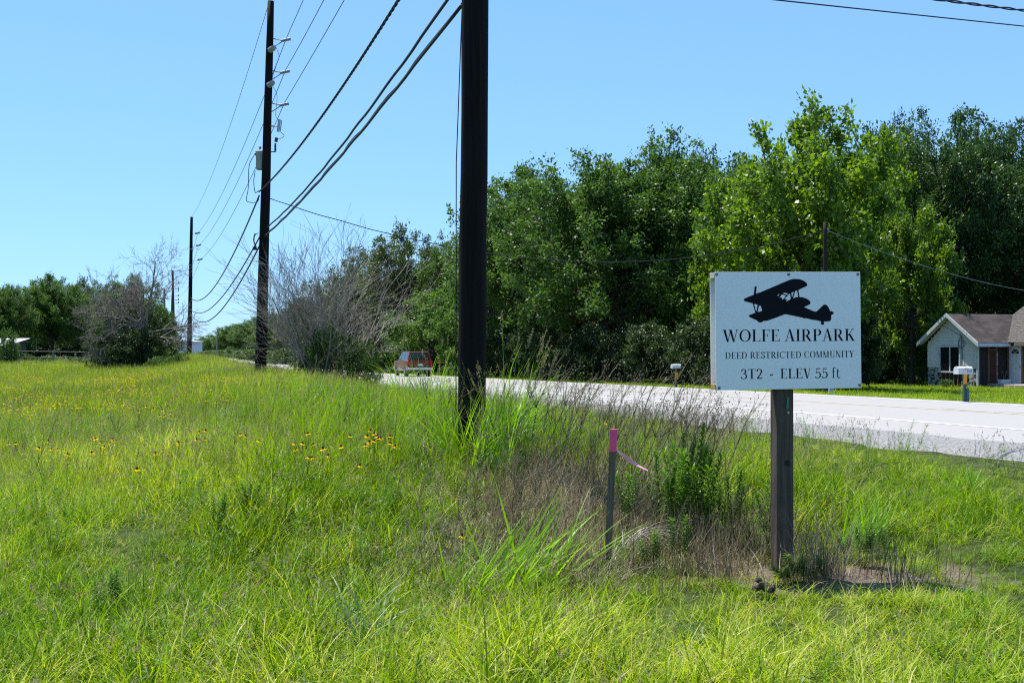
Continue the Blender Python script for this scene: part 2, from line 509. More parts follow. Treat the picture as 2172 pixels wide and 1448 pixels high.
tag(link('gravel_shoulder', me), 'grey crumbling gravel edge between the road and the grass', 'gravel', kind='structure')
lift = lambda h: (lambda L, t: road_z(t) + h)
grid_mesh('edge_line', np.array([13.33, 13.46]), tr, lift(0.006), M['white_paint'], label='white painted line along the near edge of the road', cat='road marking')
grid_mesh('edge_line', np.array([20.15, 20.27]), tr, lift(0.006), M['white_paint'], label='white painted line along the far edge of the road', cat='road marking')
grid_mesh('centre_line', np.array([17.0, 17.11]), tr, lift(0.006), M['yellow_paint'], label='faded yellow line along the middle of the road', cat='road marking')
# dark sealed cracks across the lanes
cr = MB()
for k in range(9):
    t0 = 6 + k * 9 + random.uniform(-2, 2)
    L0 = random.choice([15.4, 17.4, 18.6]); ln_ = random.uniform(3, 8)
    pts = [(L0 + 0.12 * math.sin(i * 1.1 + k), t0 + i * ln_ / 12) for i in range(13)]
    vs = []; fs = []
    for i, (L, t) in enumerate(pts):
        for s in (-1, 1):
            x, y = from_lt(L + s * 0.018, t)
            vs.append((x, y, float(road_z(t)) + 0.004))
    for i in range(12): fs.append([2 * i, 2 * i + 1, 2 * i + 3, 2 * i + 2])
    cr.add(vs, fs)
M['crack'] = mat('crack_tar', (0.10, 0.10, 0.10), (0.22, 0.21, 0.2), 9, 0.8)
tag(cr.build('road_crack', M['crack']), 'thin dark cracks running along the pale road surface', 'crack', kind='stuff')

# ================================================================== UTILITY POLES
def P_at(px, Y):
    X = (px - 1086) / F * Y
    return X, Y, float(gz(X, Y))


def pole_mesh(h, r0, r1, lean, name='shaft', seed=0, ns=14):
    """lean: horizontal shift of the top"""
    mb = MB(); rr = random.Random(seed)
    path = []; rad = []
    n = 14
    for i in range(n + 1):
        f = i / n
        path.append((lean[0] * f + rr.uniform(-0.006, 0.006), lean[1] * f, -0.4 + (h + 0.4) * f))
        rad.append((r0 * (1 - f) + r1 * f) * rr.uniform(0.985, 1.015))
    mb.tube(path, rad, ns)
    return mb.mesh(name, True)


# --- nearest pole, its top is above the picture
x1, y1, z1 = P_at(999, 12.3)
p1 = thing('utility_pole', 'thick black utility pole standing nearest, in tall grass, its top out of the picture', 'utility pole', (x1, y1, z1))
o = link('shaft', pole_mesh(9.3, 0.156, 0.142, (0.085, 0.0), seed=1), p1, M['creosote'])
hw = MB()
hw.tube([(-0.19, -0.10, 5.28), (-0.10, -0.17, 5.32), (0.05, -0.19, 5.24), (0.17, -0.12, 5.36)], 0.010, 6)
hw.tube([(-0.13, -0.12, 5.38), (0.0, -0.20, 5.20), (0.12, -0.17, 5.42)], 0.008, 6)
hw.box((-0.17, -0.05, 5.36), (0.10, 0.05, 0.05))
for k in range(3): hw.tube([(-0.20 - 0.02 * k, -0.05, 5.30 + 0.04 * k), (-0.15, -0.05, 5.33 + 0.04 * k)], 0.016, 6)
hw.build('cable_clamp', M['dark_metal'], p1)
gw = MB()
gw.tube([(-0.02, 0.145, 9.0), (-0.10, 0.11, 5.0), (-0.162, 0.02, 3.2), (-0.165, 0.02, 0.2)], 0.006, 5)
gw.build('ground_wire', M['wire'], p1)

# --- second pole with the transformer
x2, y2, z2 = P_at(551, 34.4)
top2 = px2w(574, 2, 34.4)
H2 = top2.z - z2
p2 = thing('utility_pole', 'tall black utility pole carrying a grey transformer can and white insulators', 'utility pole', (x2, y2, z2))
lean2 = (top2.x - x2, 0)
link('shaft', pole_mesh(H2, 0.185, 0.098, lean2, seed=2), p2, M['creosote'])


def ax2(z):   # centre of the second pole at world height z, local coordinates
    return lean2[0] * (z - z2) / H2


ins_pts2 = []
for py in (86, 154, 223):
    z = px2w(0, py, 34.4).z
    a = ax2(z)
    arm = MB()
    arm.tube([(a + 0.10, -0.03, z - z2 + 0.06), (a + 0.42, -0.05, z - z2 - 0.01)], 0.018, 6)
    arm.tube([(a + 0.10, -0.03, z - z2 - 0.22), (a + 0.40, -0.05, z - z2 - 0.03)], 0.016, 6)
    ar = arm.build('insulator_bracket', M['metal'], p2)
    il = MB()
    prof = []
    for k in range(6):
        prof += [(0.036, k * 0.052), (0.058, k * 0.052 + 0.018), (0.036, k * 0.052 + 0.036)]
    il.lathe(prof, (a + 0.36, -0.05, z - z2 - 0.02), 10, Matrix.Rotation(R(78), 3, 'Y'))
    il.build('insulator', M['porcelain'], ar, True)
    ins_pts2.append((x2 + a + 0.52, y2 - 0.05, z + 0.07))
for py in (107, 181):     # pot-shaped insulators on the face of the pole
    z = px2w(0, py, 34.4).z - z2
    a = ax2(z + z2)
    b_ = MB(); b_.lathe([(0.05, 0), (0.085, 0.03), (0.09, 0.18), (0.06, 0.24), (0.03, 0.27)], (a + 0.0, -0.12, z - 0.05), 12, Matrix.Rotation(R(62), 3, 'Y') @ Matrix.Rotation(R(20), 3, 'X'))
    b_.build('insulator', M['porcelain'], p2, True)
# cut-out fuse and lightning arrester on the right
zc = px2w(0, 268, 34.4).z - z2; a = ax2(zc + z2)
c_ = MB(); c_.tube([(a + 0.1, -0.04, zc + 0.0), (a + 0.33, -0.05, zc)], 0.022, 6); cb = c_.build('fuse_bracket', M['metal'], p2)
c_ = MB(); c_.tube([(a + 0.38, -0.05, zc + 0.20), (a + 0.34, -0.05, zc - 0.17)], 0.045, 8); c_.tube([(a + 0.45, -0.05, zc + 0.18), (a + 0.41, -0.05, zc - 0.17)], 0.018, 6)
c_.build('fuse_barrel', M['tank'], cb)
zc = px2w(0, 303, 34.4).z - z2; a = ax2(zc + z2)
c_ = MB(); c_.tube([(a + 0.1, -0.04, zc - 0.28), (a + 0.27, -0.05, zc - 0.28)], 0.016, 6); c_.tube([(a + 0.31, -0.05, zc + 0.15), (a + 0.29, -0.05, zc + 0.02)], 0.05, 8)
prof = []
for k in range(6): prof += [(0.024, k * 0.045), (0.045, k * 0.045 + 0.015), (0.024, k * 0.045 + 0.03)]
c_.lathe(prof, (a + 0.27, -0.05, zc - 0.28), 8)
c_.build('lightning_arrester', M['dark_metal'], p2)
# transformer can
zt0 = px2w(0, 358, 34.4).z - z2; zt1 = px2w(0, 318, 34.4).z - z2; a = ax2(zt0 + z2)
t_ = MB(); t_.lathe([(0.15, 0), (0.185, 0.03), (0.185, zt1 - zt0 - 0.05), (0.20, zt1 - zt0 - 0.04), (0.20, zt1 - zt0 - 0.015), (0.12, zt1 - zt0 + 0.02)], (a - 0.17, 0.20, zt0), 18)
tt = t_.build('transformer', M['tank'], p2, True)
t_ = MB(); t_.lathe([(0.03, 0), (0.05, 0.03), (0.03, 0.06), (0.045, 0.09), (0.02, 0.16)], (a - 0.22, 0.16, zt1), 8)
t_.build('bushing', M['porcelain'], tt, True)
t_ = MB(); t_.lathe([(0.02, 0), (0.03, 0.04), (0.02, 0.08)], (a - 0.37, 0.16, zt1 - 0.14), 8)
t_.build('bushing', M['porcelain'], tt, True)
def loop(mb, pts, r=0.008):
    P = [Vector(p) for p in pts]; out = []
    for i in range(len(P) - 1):
        p0 = P[max(i - 1, 0)]; p1_ = P[i]; p2_ = P[i + 1]; p3 = P[min(i + 2, len(P) - 1)]
        for k in range(6):
            t = k / 6
            out.append(0.5 * ((2 * p1_) + (p2_ - p0) * t + (2 * p0 - 5 * p1_ + 4 * p2_ - p3) * t * t + (3 * p1_ - p0 - 3 * p2_ + p3) * t ** 3))
    out.append(P[-1]); mb.tube(out, r, 5)
def L2(px, py, dy=0.0):
    w = px2w(px, py, 34.4); return (w.x - x2, dy, w.z - z2)
jw = MB(); loop(jw, [L2(538, 330), L2(528, 352), L2(526, 400), L2(523, 426), L2(545, 428), L2(549, 415)], 0.012); jw.build('jumper_wire', M['cable'], p2)
jw = MB(); loop(jw, [L2(541, 362), L2(538, 385), L2(541, 408), L2(548, 404)], 0.012); jw.build('jumper_wire', M['cable'], p2)
jw = MB(); loop(jw, [L2(585, 100, -.05), L2(592, 120, -.05), L2(586, 140, -.05), L2(578, 165, -.05)], 0.007); jw.build('jumper_wire', M['cable'], p2)
jw = MB(); loop(jw, [L2(580, 185, -.05), L2(588, 205, -.05), L2(585, 245, -.05), L2(593, 255, -.05)], 0.007); jw.build('jumper_wire', M['cable'], p2)
jw = MB(); loop(jw, [L2(596, 281, -.05), L2(603, 288, -.05), L2(596, 294, -.05), L2(584, 296, -.05)], 0.009); jw.build('jumper_wire', M['cable'], p2)
jw = MB(); loop(jw, [L2(541, 495), L2(538, 508), L2(541, 520), L2(545, 530)], 0.02); jw.build('jumper_wire', M['cable'], p2)
jw = MB(); loop(jw, [L2(548, 494), L2(540, 500), L2(539, 515), L2(544, 524)], 0.012); jw.build('jumper_wire', M['cable'], p2)
jw = MB(); jw.box(L2(540, 527), (0.10, 0.10, 0.09)); jw.build('splice_box', M['cable'], p2)

# --- third pole
x3, y3, z3 = P_at(401, 85.0)
top3 = px2w(406, 460, 85.0); H3 = top3.z - z3
p3 = thing('utility_pole', 'slim black utility pole in the distance between the dead tree and the transformer pole', 'utility pole', (x3, y3, z3))
link('shaft', pole_mesh(H3, 0.19, 0.10, (top3.x - x3, 0), seed=3, ns=10), p3, M['creosote'])
ins_pts3 = []
for py, px_ in ((495, 419), (521, 421), (551, 424)):
    w = px2w(px_, py, 85.0)
    m_ = MB(); m_.tube([(0.12, 0, w.z - z3 - 0.05), (w.x - x3 - 0.1, 0, w.z - z3 - 0.05)], 0.022, 5); br = m_.build('insulator_bracket', M['metal'], p3)
    m_ = MB(); m_.lathe([(0.05, 0), (0.08, 0.1), (0.05, 0.2), (0.08, 0.3), (0.04, 0.4)], (w.x - x3 - 0.2, 0, w.z - z3), 8, Matrix.Rotation(R(80), 3, 'Y')); m_.build('insulator', M['porcelain'], br)
    ins_pts3.append((w.x, 85.0, w.z))

# --- fourth pole with six side arms, a leaning pole beside it, a grey pole
x4, y4, z4 = P_at(369, 131.0)
top4 = px2w(366, 573, 131.0); H4 = top4.z - z4
p4 = thing('utility_pole', 'far dark utility pole with a ladder of six side arms', 'utility pole', (x4, y4, z4))
link('shaft', pole_mesh(H4, 0.20, 0.13, (top4.x - x4, 0), seed=4, ns=8), p4, M['far_pole'])
for py in (601, 613, 618, 628, 636, 643):
    w = px2w(379, py, 131.0)
    m_ = MB(); m_.tube([(0.1, 0, w.z - z4), (w.x - x4, 0, w.z - z4)], 0.035, 5); m_.tube([(w.x - x4 - 0.03, 0, w.z - z4), (w.x - x4 - 0.03, 0, w.z - z4 + 0.22)], 0.045, 6)
    m_.build('side_arm', M['dark_metal'], p4)
x5, y5, z5 = P_at(362, 133.0); top5 = px2w(366, 625, 133.0)
p5 = thing('utility_pole', 'far dark pole leaning against the pole with six side arms', 'utility pole', (x5, y5, z5))
link('shaft', pole_mesh(top5.z - z5, 0.20, 0.14, (top5.x - x5, 0), seed=5, ns=8), p5, M['far_pole'])
x6, y6, z6 = P_at(351, 122.0); top6 = px2w(348, 612, 122.0)
p6 = thing('utility_pole', 'far pale grey pole partly hidden behind the dead tree', 'utility pole', (x6, y6, z6))
link('shaft', pole_mesh(top6.z - z6, 0.15, 0.11, (top6.x - x6, 0), seed=6, ns=8), p6, M['grey_pole'])
m_ = MB(); m_.tube([(top6.x - x6 - 0.35, 0, top6.z - z6 + 0.1), (top6.x - x6 + 0.2, 0, top6.z - z6 - 0.25)], 0.05, 6); m_.build('bracket', M['grey_pole'], p6)
# --- pole behind the sign
x7, y7, z7 = P_at(1751, 44.0); top7 = px2w(1751, 471, 44.0)
p7 = thing('utility_pole', 'thin brown utility pole rising behind the sign in front of the bright tree', 'utility pole', (x7, y7, z7))
link('shaft', pole_mesh(top7.z - z7, 0.10, 0.075, (0, 0), seed=7, ns=10), p7, mat('dark_pole_wood', (0.018, 0.014, 0.013), (0.035, 0.028, 0.025), 3.0, 0.85, 0.3, stretch=(8, 8, 0.3), spec=0.15))
m_ = MB(); m_.lathe([(0.03, 0), (0.05, 0.05), (0.03, 0.1)], (0.09, -0.05, top7.z - z7 - 0.33), 8); m_.build('insulator', M['porcelain'], p7)
x8, y8, z8 = P_at(460, 262.0); top8 = px2w(460, 706, 262.0)
p8 = thing('utility_pole', 'tiny far pole tip showing above the distant tree line', 'utility pole', (x8, y8, z8))
link('shaft', pole_mesh(top8.z - z8, 0.16, 0.12, (0, 0), seed=8, ns=6), p8, M['grey_pole'])

# ================================================================== WIRES
def span(A, B, sag, n=40):
    A, B = np.array(A, float), np.array(B, float)
    f = np.linspace(0, 1, n + 1)[:, None]
    P = A + (B - A) * f
    P[:, 2] -= 4 * sag * (f[:, 0] * (1 - f[:, 0]))
    return P


def wire(name, label, cat, A, B, sag, r, m=None, n=40, wiggle=0.0, group=None, twist=None):
    P = span(A, B, sag, n)
    if wiggle:
        s = np.arange(n + 1)
        P[:, 2] += wiggle * np.sin(s * 1.9) * np.sin(s * 0.37); P[:, 0] += wiggle * np.sin(s * 1.3 + 1)
    mb = MB()
    if twist:
        rad, pitch, k = twist
        ln = float(np.linalg.norm(np.diff(P, axis=0), axis=1).sum())
        nn = int(ln / pitch * 10)
        P = span(A, B, sag, nn)
        d = np.gradient(P, axis=0); d /= np.linalg.norm(d, axis=1)[:, None]
        a = np.cross(d, [0, 0, 1.0]); a /= np.linalg.norm(a, axis=1)[:, None]; b = np.cross(a, d)
        ph = np.arange(nn + 1) * 2 * math.pi / 10
        for j in range(k):
            an = ph + 2 * math.pi * j / k
            mb.tube(P + rad * (np.cos(an)[:, None] * a + np.sin(an)[:, None] * b), r, 4)
    else:
        mb.tube(P, r, 5)
    o = mb.build(name, m or M['cable'], None, True)
    return tag(o, label, cat, group)


prev_xy = from_lt(3.4, to_lt(x2, y2)[1] - 53.0)
for i, nm in enumerate(('topmost', 'middle', 'lowest')):
    a2, a3 = ins_pts2[i], ins_pts3[i]
    off = np.array([prev_xy[0] - x2, prev_xy[1] - y2])
    wire('power_line', f'{nm} of three bare wires from the transformer pole to the distant slim pole', 'power line', a2, a3, 0.75, 0.011, M['wire'], group='bare power lines')
    wire('power_line', f'{nm} of three bare wires running from the transformer pole up out of the picture', 'power line',
         (a2[0] + off[0] + (0.57, -0.47, 1.2)[i], a2[1] + off[1], a2[2] + (3.9, 2.2, 3.7)[i]), a2, (0.5, 1.1, 0.5)[i], 0.010, M['wire'], group='bare power lines')
    x4i = px2w(380, (601, 613, 628)[i], 131.0)
    wire('power_line', 'thin far wire between the slim distant pole and the pole with six side arms', 'power line', a3, x4i, 0.6, 0.012, M['wire'], group='far power lines')
wire('power_line', 'thinnest topmost wire slanting from the transformer pole tip to the slim pole tip', 'power line',
     (top2.x - 0.08, y2, top2.z - 0.12), (top3.x, y3, top3.z), 0.8, 0.009, M['wire'])
tri2 = px2w(549, 407, 34.4)
wire('twisted_cable', 'twisted black cable rising from the transformer pole past the thick near pole', 'cable', (tri2.x, 34.4, tri2.z), (x1 - 0.11, y1, 6.70), 0.32, 0.013, twist=(0.014, 0.62, 3))
tri3 = px2w(405, 632, 85)
wire('twisted_cable', 'twisted black cable sagging from the transformer pole down to the slim distant pole', 'cable', (tri2.x, 34.45, tri2.z - 0.1), (tri3.x, 84.9, tri3.z), 1.25, 0.014, twist=(0.014, 0.7, 3))
cu2 = px2w(566, 482, 34.2); cl2 = px2w(562, 500, 34.2)
cu1 = (x1 - 0.02, y1 - 0.02, 5.92); cl1 = (x1 - 0.11, y1 - 0.0, 5.52)
wire('communication_cable', 'upper of the two thick black cables slung between the near and transformer poles', 'cable', cu1, cu2, 0.27, 0.021, wiggle=0.006)
wire('communication_cable', 'lower of the two thick black cables slung between the near and transformer poles', 'cable', cl1, cl2, 0.18, 0.022, wiggle=0.006, twist=None)
wire('messenger_wire', 'thin strand wound alongside the lower thick cable from the near pole', 'cable', (cl1[0], cl1[1], cl1[2] + 0.03), (cl2.x, cl2.y, cl2.z + 0.03), 0.17, 0.008, M['wire'], wiggle=0.012)
e3a = px2w(404, 656, 85); e3b = px2w(404, 664, 85)
wire('communication_cable', 'upper thick cable sagging from the transformer pole to the slim distant pole', 'cable', (cu2.x - 0.15, 34.5, cu2.z), (e3a.x, 84.9, e3a.z), 1.15, 0.024)
wire('communication_cable', 'lower thick cable sagging from the transformer pole to the slim distant pole', 'cable', (cl2.x - 0.15, 34.5, cl2.z - 0.1), (e3b.x, 84.9, e3b.z), 1.45, 0.026)
e4a = px2w(371, 690, 131); e4b = px2w(371, 700, 131)
wire('communication_cable', 'far cable looping low between the slim pole and the six armed pole', 'cable', (e3a.x, 85.1, e3a.z), (e4a.x, 130.8, e4a.z), 1.0, 0.028, group='far looping cables')
wire('communication_cable', 'far cable looping low between the slim pole and the six armed pole', 'cable', (e3b.x, 85.1, e3b.z), (e4b.x, 130.8, e4b.z), 1.1, 0.028, group='far looping cables')
d2 = px2w(571, 421, 34.4)
wire('drop_wire', 'black cable crossing the road from the transformer pole to the pole behind the sign', 'cable', (d2.x, 34.35, d2.z), (x7, y7 - 0.05, 6.37), 1.58, 0.014, wiggle=0.012)
wire('drop_wire', 'thin grey wire falling rightwards from the pole behind the sign across the trees', 'cable', (x7 + 0.1, y7 - 0.05, top7.z - 0.35), (31.5, 62.0, 4.55), 0.55, 0.010, M['metal'])
wire('drop_wire', 'wire strung from the pole behind the sign to the mast on the house gable', 'cable', (x7 + 0.1, y7, top7.z - 0.7), px2w(2041, 713, 60.2), 0.25, 0.014, M['cable'])
wire('power_line', 'thin black wire crossing the top right corner of the sky', 'power line', (x1 + 0.12, y1, 5.93), (23.0, 30.5, 9.55), 0.02, 0.011, M['cable'])
wire('twisted_cable', 'thick twisted cable cutting the extreme top right corner of the sky', 'cable', (x1 + 0.12, y1, 6.28), (23.0, 30.5, 9.95), 0.12, 0.014, twist=(0.015, 1.1, 2))

# ================================================================== THE SIGN
SG = 8.80
sp = px2w(1664, 735, SG); sgz = float(gz(sp.x, SG))
sign = thing('community_sign', 'white airpark sign with a black biplane silhouette on a square wooden post', 'sign', (sp.x, SG, sgz))
pm = MB()
ph = EYE + 0.48 - sgz
for i in range(1):
    pm.box((0.0, 0.09, ph / 2 - 0.2), (0.138, 0.138, ph + 0.4), Matrix.Rotation(R(8), 3, 'Z'))
post = bevel(pm.build('post', M['post'], sign), 0.006)
knot_m = mat('knot_wood', (0.018, 0.014, 0.012), rough=0.9)
for prof, pos in (([(0.022, 0), (0.020, 0.003), (0.012, 0.0035)], (0.025, 0.0165, 0.86)), ([(0.012, 0), (0.010, 0.003), (0.005, 0.0035)], (-0.045, 0.0265, 0.84))):
    kn = MB(); kn.lathe(prof, pos, 12, Matrix.Rotation(R(90), 3, 'X')); kn.build('knot', knot_m, post)
tg = MB(); tg.box((0.030, 0.018, 1.33), (0.018, 0.004, 0.09), Matrix.Rotation(R(4), 3, 'Y')); tg.build('tag', mat('green_plastic_tag', (0.03, 0.16, 0.13), (0.05, 0.2, 0.16), 50, 0.5), post)
nl = MB(); nl.lathe([(0.010, 0), (0.008, 0.005), (0.003, 0.007)], (0.034, 0.018, 1.255), 8, Matrix.Rotation(R(90), 3, 'X')); nl.build('nail', M['rail_white'], post)
# board frame of reference: corners measured in the photo
BW, BH = 1.188, 0.914
dl, dr = 8.71, 8.885
cl = px2w(1518, 702.2, dl); crn = px2w(1826, 699.5, dr)
ctr = (cl + crn) / 2
ux = (crn - cl).normalized(); BW = (crn - cl).length
upv = Vector((0, 0, 1)); uy = (ux.cross(upv)).normalized()     # towards the camera
uz = ux.cross(uy) * (1 if ux.cross(uy).z > 0 else -1)
roll = Matrix((ux, -uy, uz)).transposed()      # local x right, y away, z up
ctr_l = ctr - Vector(sign.location)


def BP(u, v, d=0.0):
    return ctr_l + ux * u + uz * v + uy * d


def board_box(name, u0, u1, v0, v1, d0, d1, m, parent=sign, bev=0.0):
    mb = MB()
    vs = [BP(u, v, d) for d in (d0, d1) for (u, v) in ((u0, v0), (u1, v0), (u1, v1), (u0, v1))]
    mb.add(vs, [[3, 2, 1, 0], [4, 5, 6, 7], [0, 1, 5, 4], [1, 2, 6, 5], [2, 3, 7, 6], [3, 0, 4, 7]])
    o = mb.build(name, m, parent)
    if bev: bevel(o, bev)
    return o


hb = BH / 2
front = board_box('front_panel', -BW / 2, BW / 2, -hb, hb, -0.008, 0.0, M['board'], sign, 0.0015)
rear = board_box('rear_panel', -BW / 2, BW / 2, -hb, hb, -0.128, -0.12, M['board'], sign)
board_box('top_rail', -BW / 2 - 0.004, BW / 2 - 0.004, hb - 0.046, hb - 0.004, -0.1185, -0.0095, M['rail_white'], sign, 0.002)
board_box('bottom_rail', -BW / 2 - 0.006, BW / 2 - 0.006, -hb + 0.004, -hb + 0.048, -0.1185, -0.0095, M['rail_yellow'], sign, 0.002)


def photo_uv(px, py):
    f = (px - 1518) / 308.0
    h = 251 + (246 - 251) * f
    top = 577.0
    return (f - 0.5) * BW, hb - (py - top) / h * BH


for k, (px, py) in enumerate(((1521, 582), (1672.5, 582), (1821, 582), (1524, 823), (1822, 817))):
    u, v = photo_uv(px, py)
    s_ = MB(); c = BP(u, v, 0.0)
    rot = Matrix((ux, uz, uy)).transposed()
    s_.lathe([(0.0125, 0), (0.012, 0.002), (0.007, 0.004), (0.002, 0.0042)], c, 12, rot)
    s_.build('screw', M['screw'], sign, True)


def flat_polys(name, polys, d0, m, parent):
    """closed outlines (photo pixels) -> raised vinyl; holes by even-odd"""
    cu = bpy.data.curves.new(name, 'CURVE'); cu.dimensions = '2D'; cu.fill_mode = 'BOTH'; cu.extrude = 0.0004
    for pl in polys:
        sp_ = cu.splines.new('POLY'); sp_.points.add(len(pl) - 1); sp_.use_cyclic_u = True
        for i, (px, py) in enumerate(pl):
            u, v = photo_uv(px, py); sp_.points[i].co = (u, v, 0, 1)
    tmp = bpy.data.objects.new(name, cu)
    me = bpy.data.meshes.new_from_object(tmp)
    bpy.data.objects.remove(tmp)
    for vv in me.vertices:
        vv.co = BP(vv.co.x, vv.co.y, d0 + vv.co.z)
    me.materials.clear(); me.materials.append(m)
    return link(name, me, parent)


def zp(pts):  # coordinates read off an enlargement of [1580,580,1780,700], 10.86 x
    return [(1580 + x / 10.86, 580 + y / 10.86) for x, y in pts]


def sm(pts, n=3):
    """closed Catmull-Rom through the outline"""
    out = []; m = len(pts)
    for i in range(m):
        p0, p1_, p2_, p3 = pts[i - 1], pts[i], pts[(i + 1) % m], pts[(i + 2) % m]
        for k in range(n):
            t = k / n
            out.append(tuple(0.5 * (2 * b + (c - a) * t + (2 * a - 5 * b + 4 * c - d) * t * t + (3 * b - a - 3 * c + d) * t ** 3) for a, b, c, d in zip(p0, p1_, p2_, p3)))
    return out


outline = [(-28, 600), (-10, 580), (90, 535), (200, 490), (212, 400), (218, 325), (235, 300), (262, 295), (268, 310), (258, 400), (248, 470),
           (310, 445), (345, 440), (500, 372), (700, 288), (900, 200), (1050, 142), (1110, 130), (1180, 128), (1260, 135), (1340, 165), (1400, 205), (1428, 240), (1432, 270), (1415, 295),
           (1330, 335), (1226, 380), (1236, 460), (1250, 543), (1330, 552), (1400, 575), (1460, 612), (1495, 650), (1505, 682), (1488, 712), (1420, 745), (1352, 775),
           (1450, 820), (1560, 868), (1600, 880), (1640, 878), (1700, 825), (1780, 750), (1815, 722), (1845, 718), (1880, 732), (1920, 785), (1945, 840), (1952, 866),
           (2000, 874), (2035, 895), (2042, 915), (2030, 935), (1978, 965), (1982, 1020), (1975, 1070), (1955, 1095), (1925, 1106), (1800, 1108), (1815, 1145), (1808, 1172), (1785, 1186), (1757, 1182), (1738, 1158), (1742, 1125), (1750, 1110),
           (1640, 1080), (1560, 1072), (1395, 1034), (1350, 1040), (1320, 1022), (1100, 975), (930, 940), (900, 945), (720, 1015), (500, 1090), (450, 1095), (415, 1095), (385, 1122), (345, 1132), (300, 1118), (262, 1078),
           (180, 1045), (110, 1010), (78, 985), (90, 965), (150, 938), (232, 905), (205, 800), (172, 690), (40, 655), (-15, 635)]
holes = [[(204, 703), (285, 718), (262, 860), (254, 878), (240, 840)],
         [(318, 738), (350, 742), (368, 765), (372, 800), (388, 855), (370, 872), (283, 890)],
         [(738, 505), (770, 482), (798, 465), (760, 520), (742, 522)],
         [(848, 482), (940, 512), (880, 590), (856, 608), (850, 590), (838, 562), (815, 553), (790, 558), (765, 585)],
         [(862, 450), (920, 450), (990, 466), (966, 498), (900, 478)],
         [(1005, 480), (1030, 462), (1048, 580), (1030, 605), (960, 640), (935, 630), (965, 602), (925, 598), (905, 592)],
         [(1062, 445), (1122, 422), (1080, 545), (1074, 552)],
         [(1152, 405), (1196, 395), (1222, 540), (1160, 555), (1100, 574)]]
bip = flat_polys('biplane_emblem', [zp(outline)] + [zp(h) for h in holes], 0.001, M['print'], front)

# ---- serif lettering built from strokes (cap height 1)
TK, TN, SF = 0.150, 0.045, 0.036


def quad(x0, y0, x1, y1, w0, w1=None):
    w1 = w0 if w1 is None else w1
    return [(x0 - w0 / 2, y0), (x0 + w0 / 2, y0), (x1 + w1 / 2, y1), (x1 - w1 / 2, y1)]


def hbar(x0, x1, y, h):
    return [(x0, y), (x1, y), (x1, y + h), (x0, y + h)]


def serif(x, y, w=0.30, top=False):
    return hbar(x - w / 2, x + w / 2, y - (SF if top else 0), SF)


def arc(cx, cy, rx, ry, a0, a1, tk=TK, tn=TN, n=20):
    """stroke thick where it runs vertical"""
    o = []; i_ = []
    for k in range(n + 1):
        a = R(a0 + (a1 - a0) * k / n)
        c, s = math.cos(a), math.sin(a)
        o.append((cx + rx * c, cy + ry * s))
        i_.append((cx + (rx - tk) * c, cy + (ry - tn) * s))
    return [[o[k], o[k + 1], i_[k + 1], i_[k]] for k in range(n)]


def brush(pts, ws):
    out = []
    P = [Vector((*p, 0)) for p in pts]
    E = []
    for i, p in enumerate(P):
        d = (P[min(i + 1, len(P) - 1)] - P[max(i - 1, 0)]).normalized()
        nn = Vector((-d.y, d.x, 0)); w = ws[i] / 2
        E.append(((p + nn * w)[:2], (p - nn * w)[:2]))
    for i in range(len(P) - 1):
        out.append([E[i][1], E[i + 1][1], E[i + 1][0], E[i][0]])
    return out


def curve_pts(pts, n=8):
    out = []
    m = len(pts)
    for i in range(m - 1):
        p0 = pts[max(i - 1, 0)]; p1_ = pts[i]; p2_ = pts[i + 1]; p3 = pts[min(i + 2, m - 1)]
        for k in range(n):
            t = k / n
            out.append(tuple(0.5 * (2 * b + (c - a) * t + (2 * a - 5 * b + 4 * c - d) * t * t + (3 * b - a - 3 * c + d) * t ** 3) for a, b, c, d in zip(p0, p1_, p2_, p3)))
    out.append(pts[-1]); return out


def stem(x, w=TK, y0=0, y1=1, sw=0.32):
    return [quad(x, y0, x, y1, w), serif(x, y0, sw), serif(x, y1, sw, True)]


def tick(x, y, h, w=0.05):   # small vertical end of an arm
    return [[(x - w, y), (x, y), (x, y + h)]] if h > 0 else [[(x, y + h), (x, y), (x - w, y)]]


def bowl(x, y0, y1, rx):
    cy = (y0 + y1) / 2; ry = (y1 - y0) / 2
    return arc(x, cy, rx, ry, -90, 90)


def swell(pts, tn, tk):
    P = curve_pts(pts); n = len(P); ws = []
    for i in range(n):
        a, b = P[max(i - 1, 0)], P[min(i + 1, n - 1)]
        d = math.hypot(b[0] - a[0], b[1] - a[1]) + 1e-9
        ws.append(tn + (tk - tn) * min(1, abs(b[1] - a[1]) / d * 1.05) ** 1.5)
    return brush(P, ws)


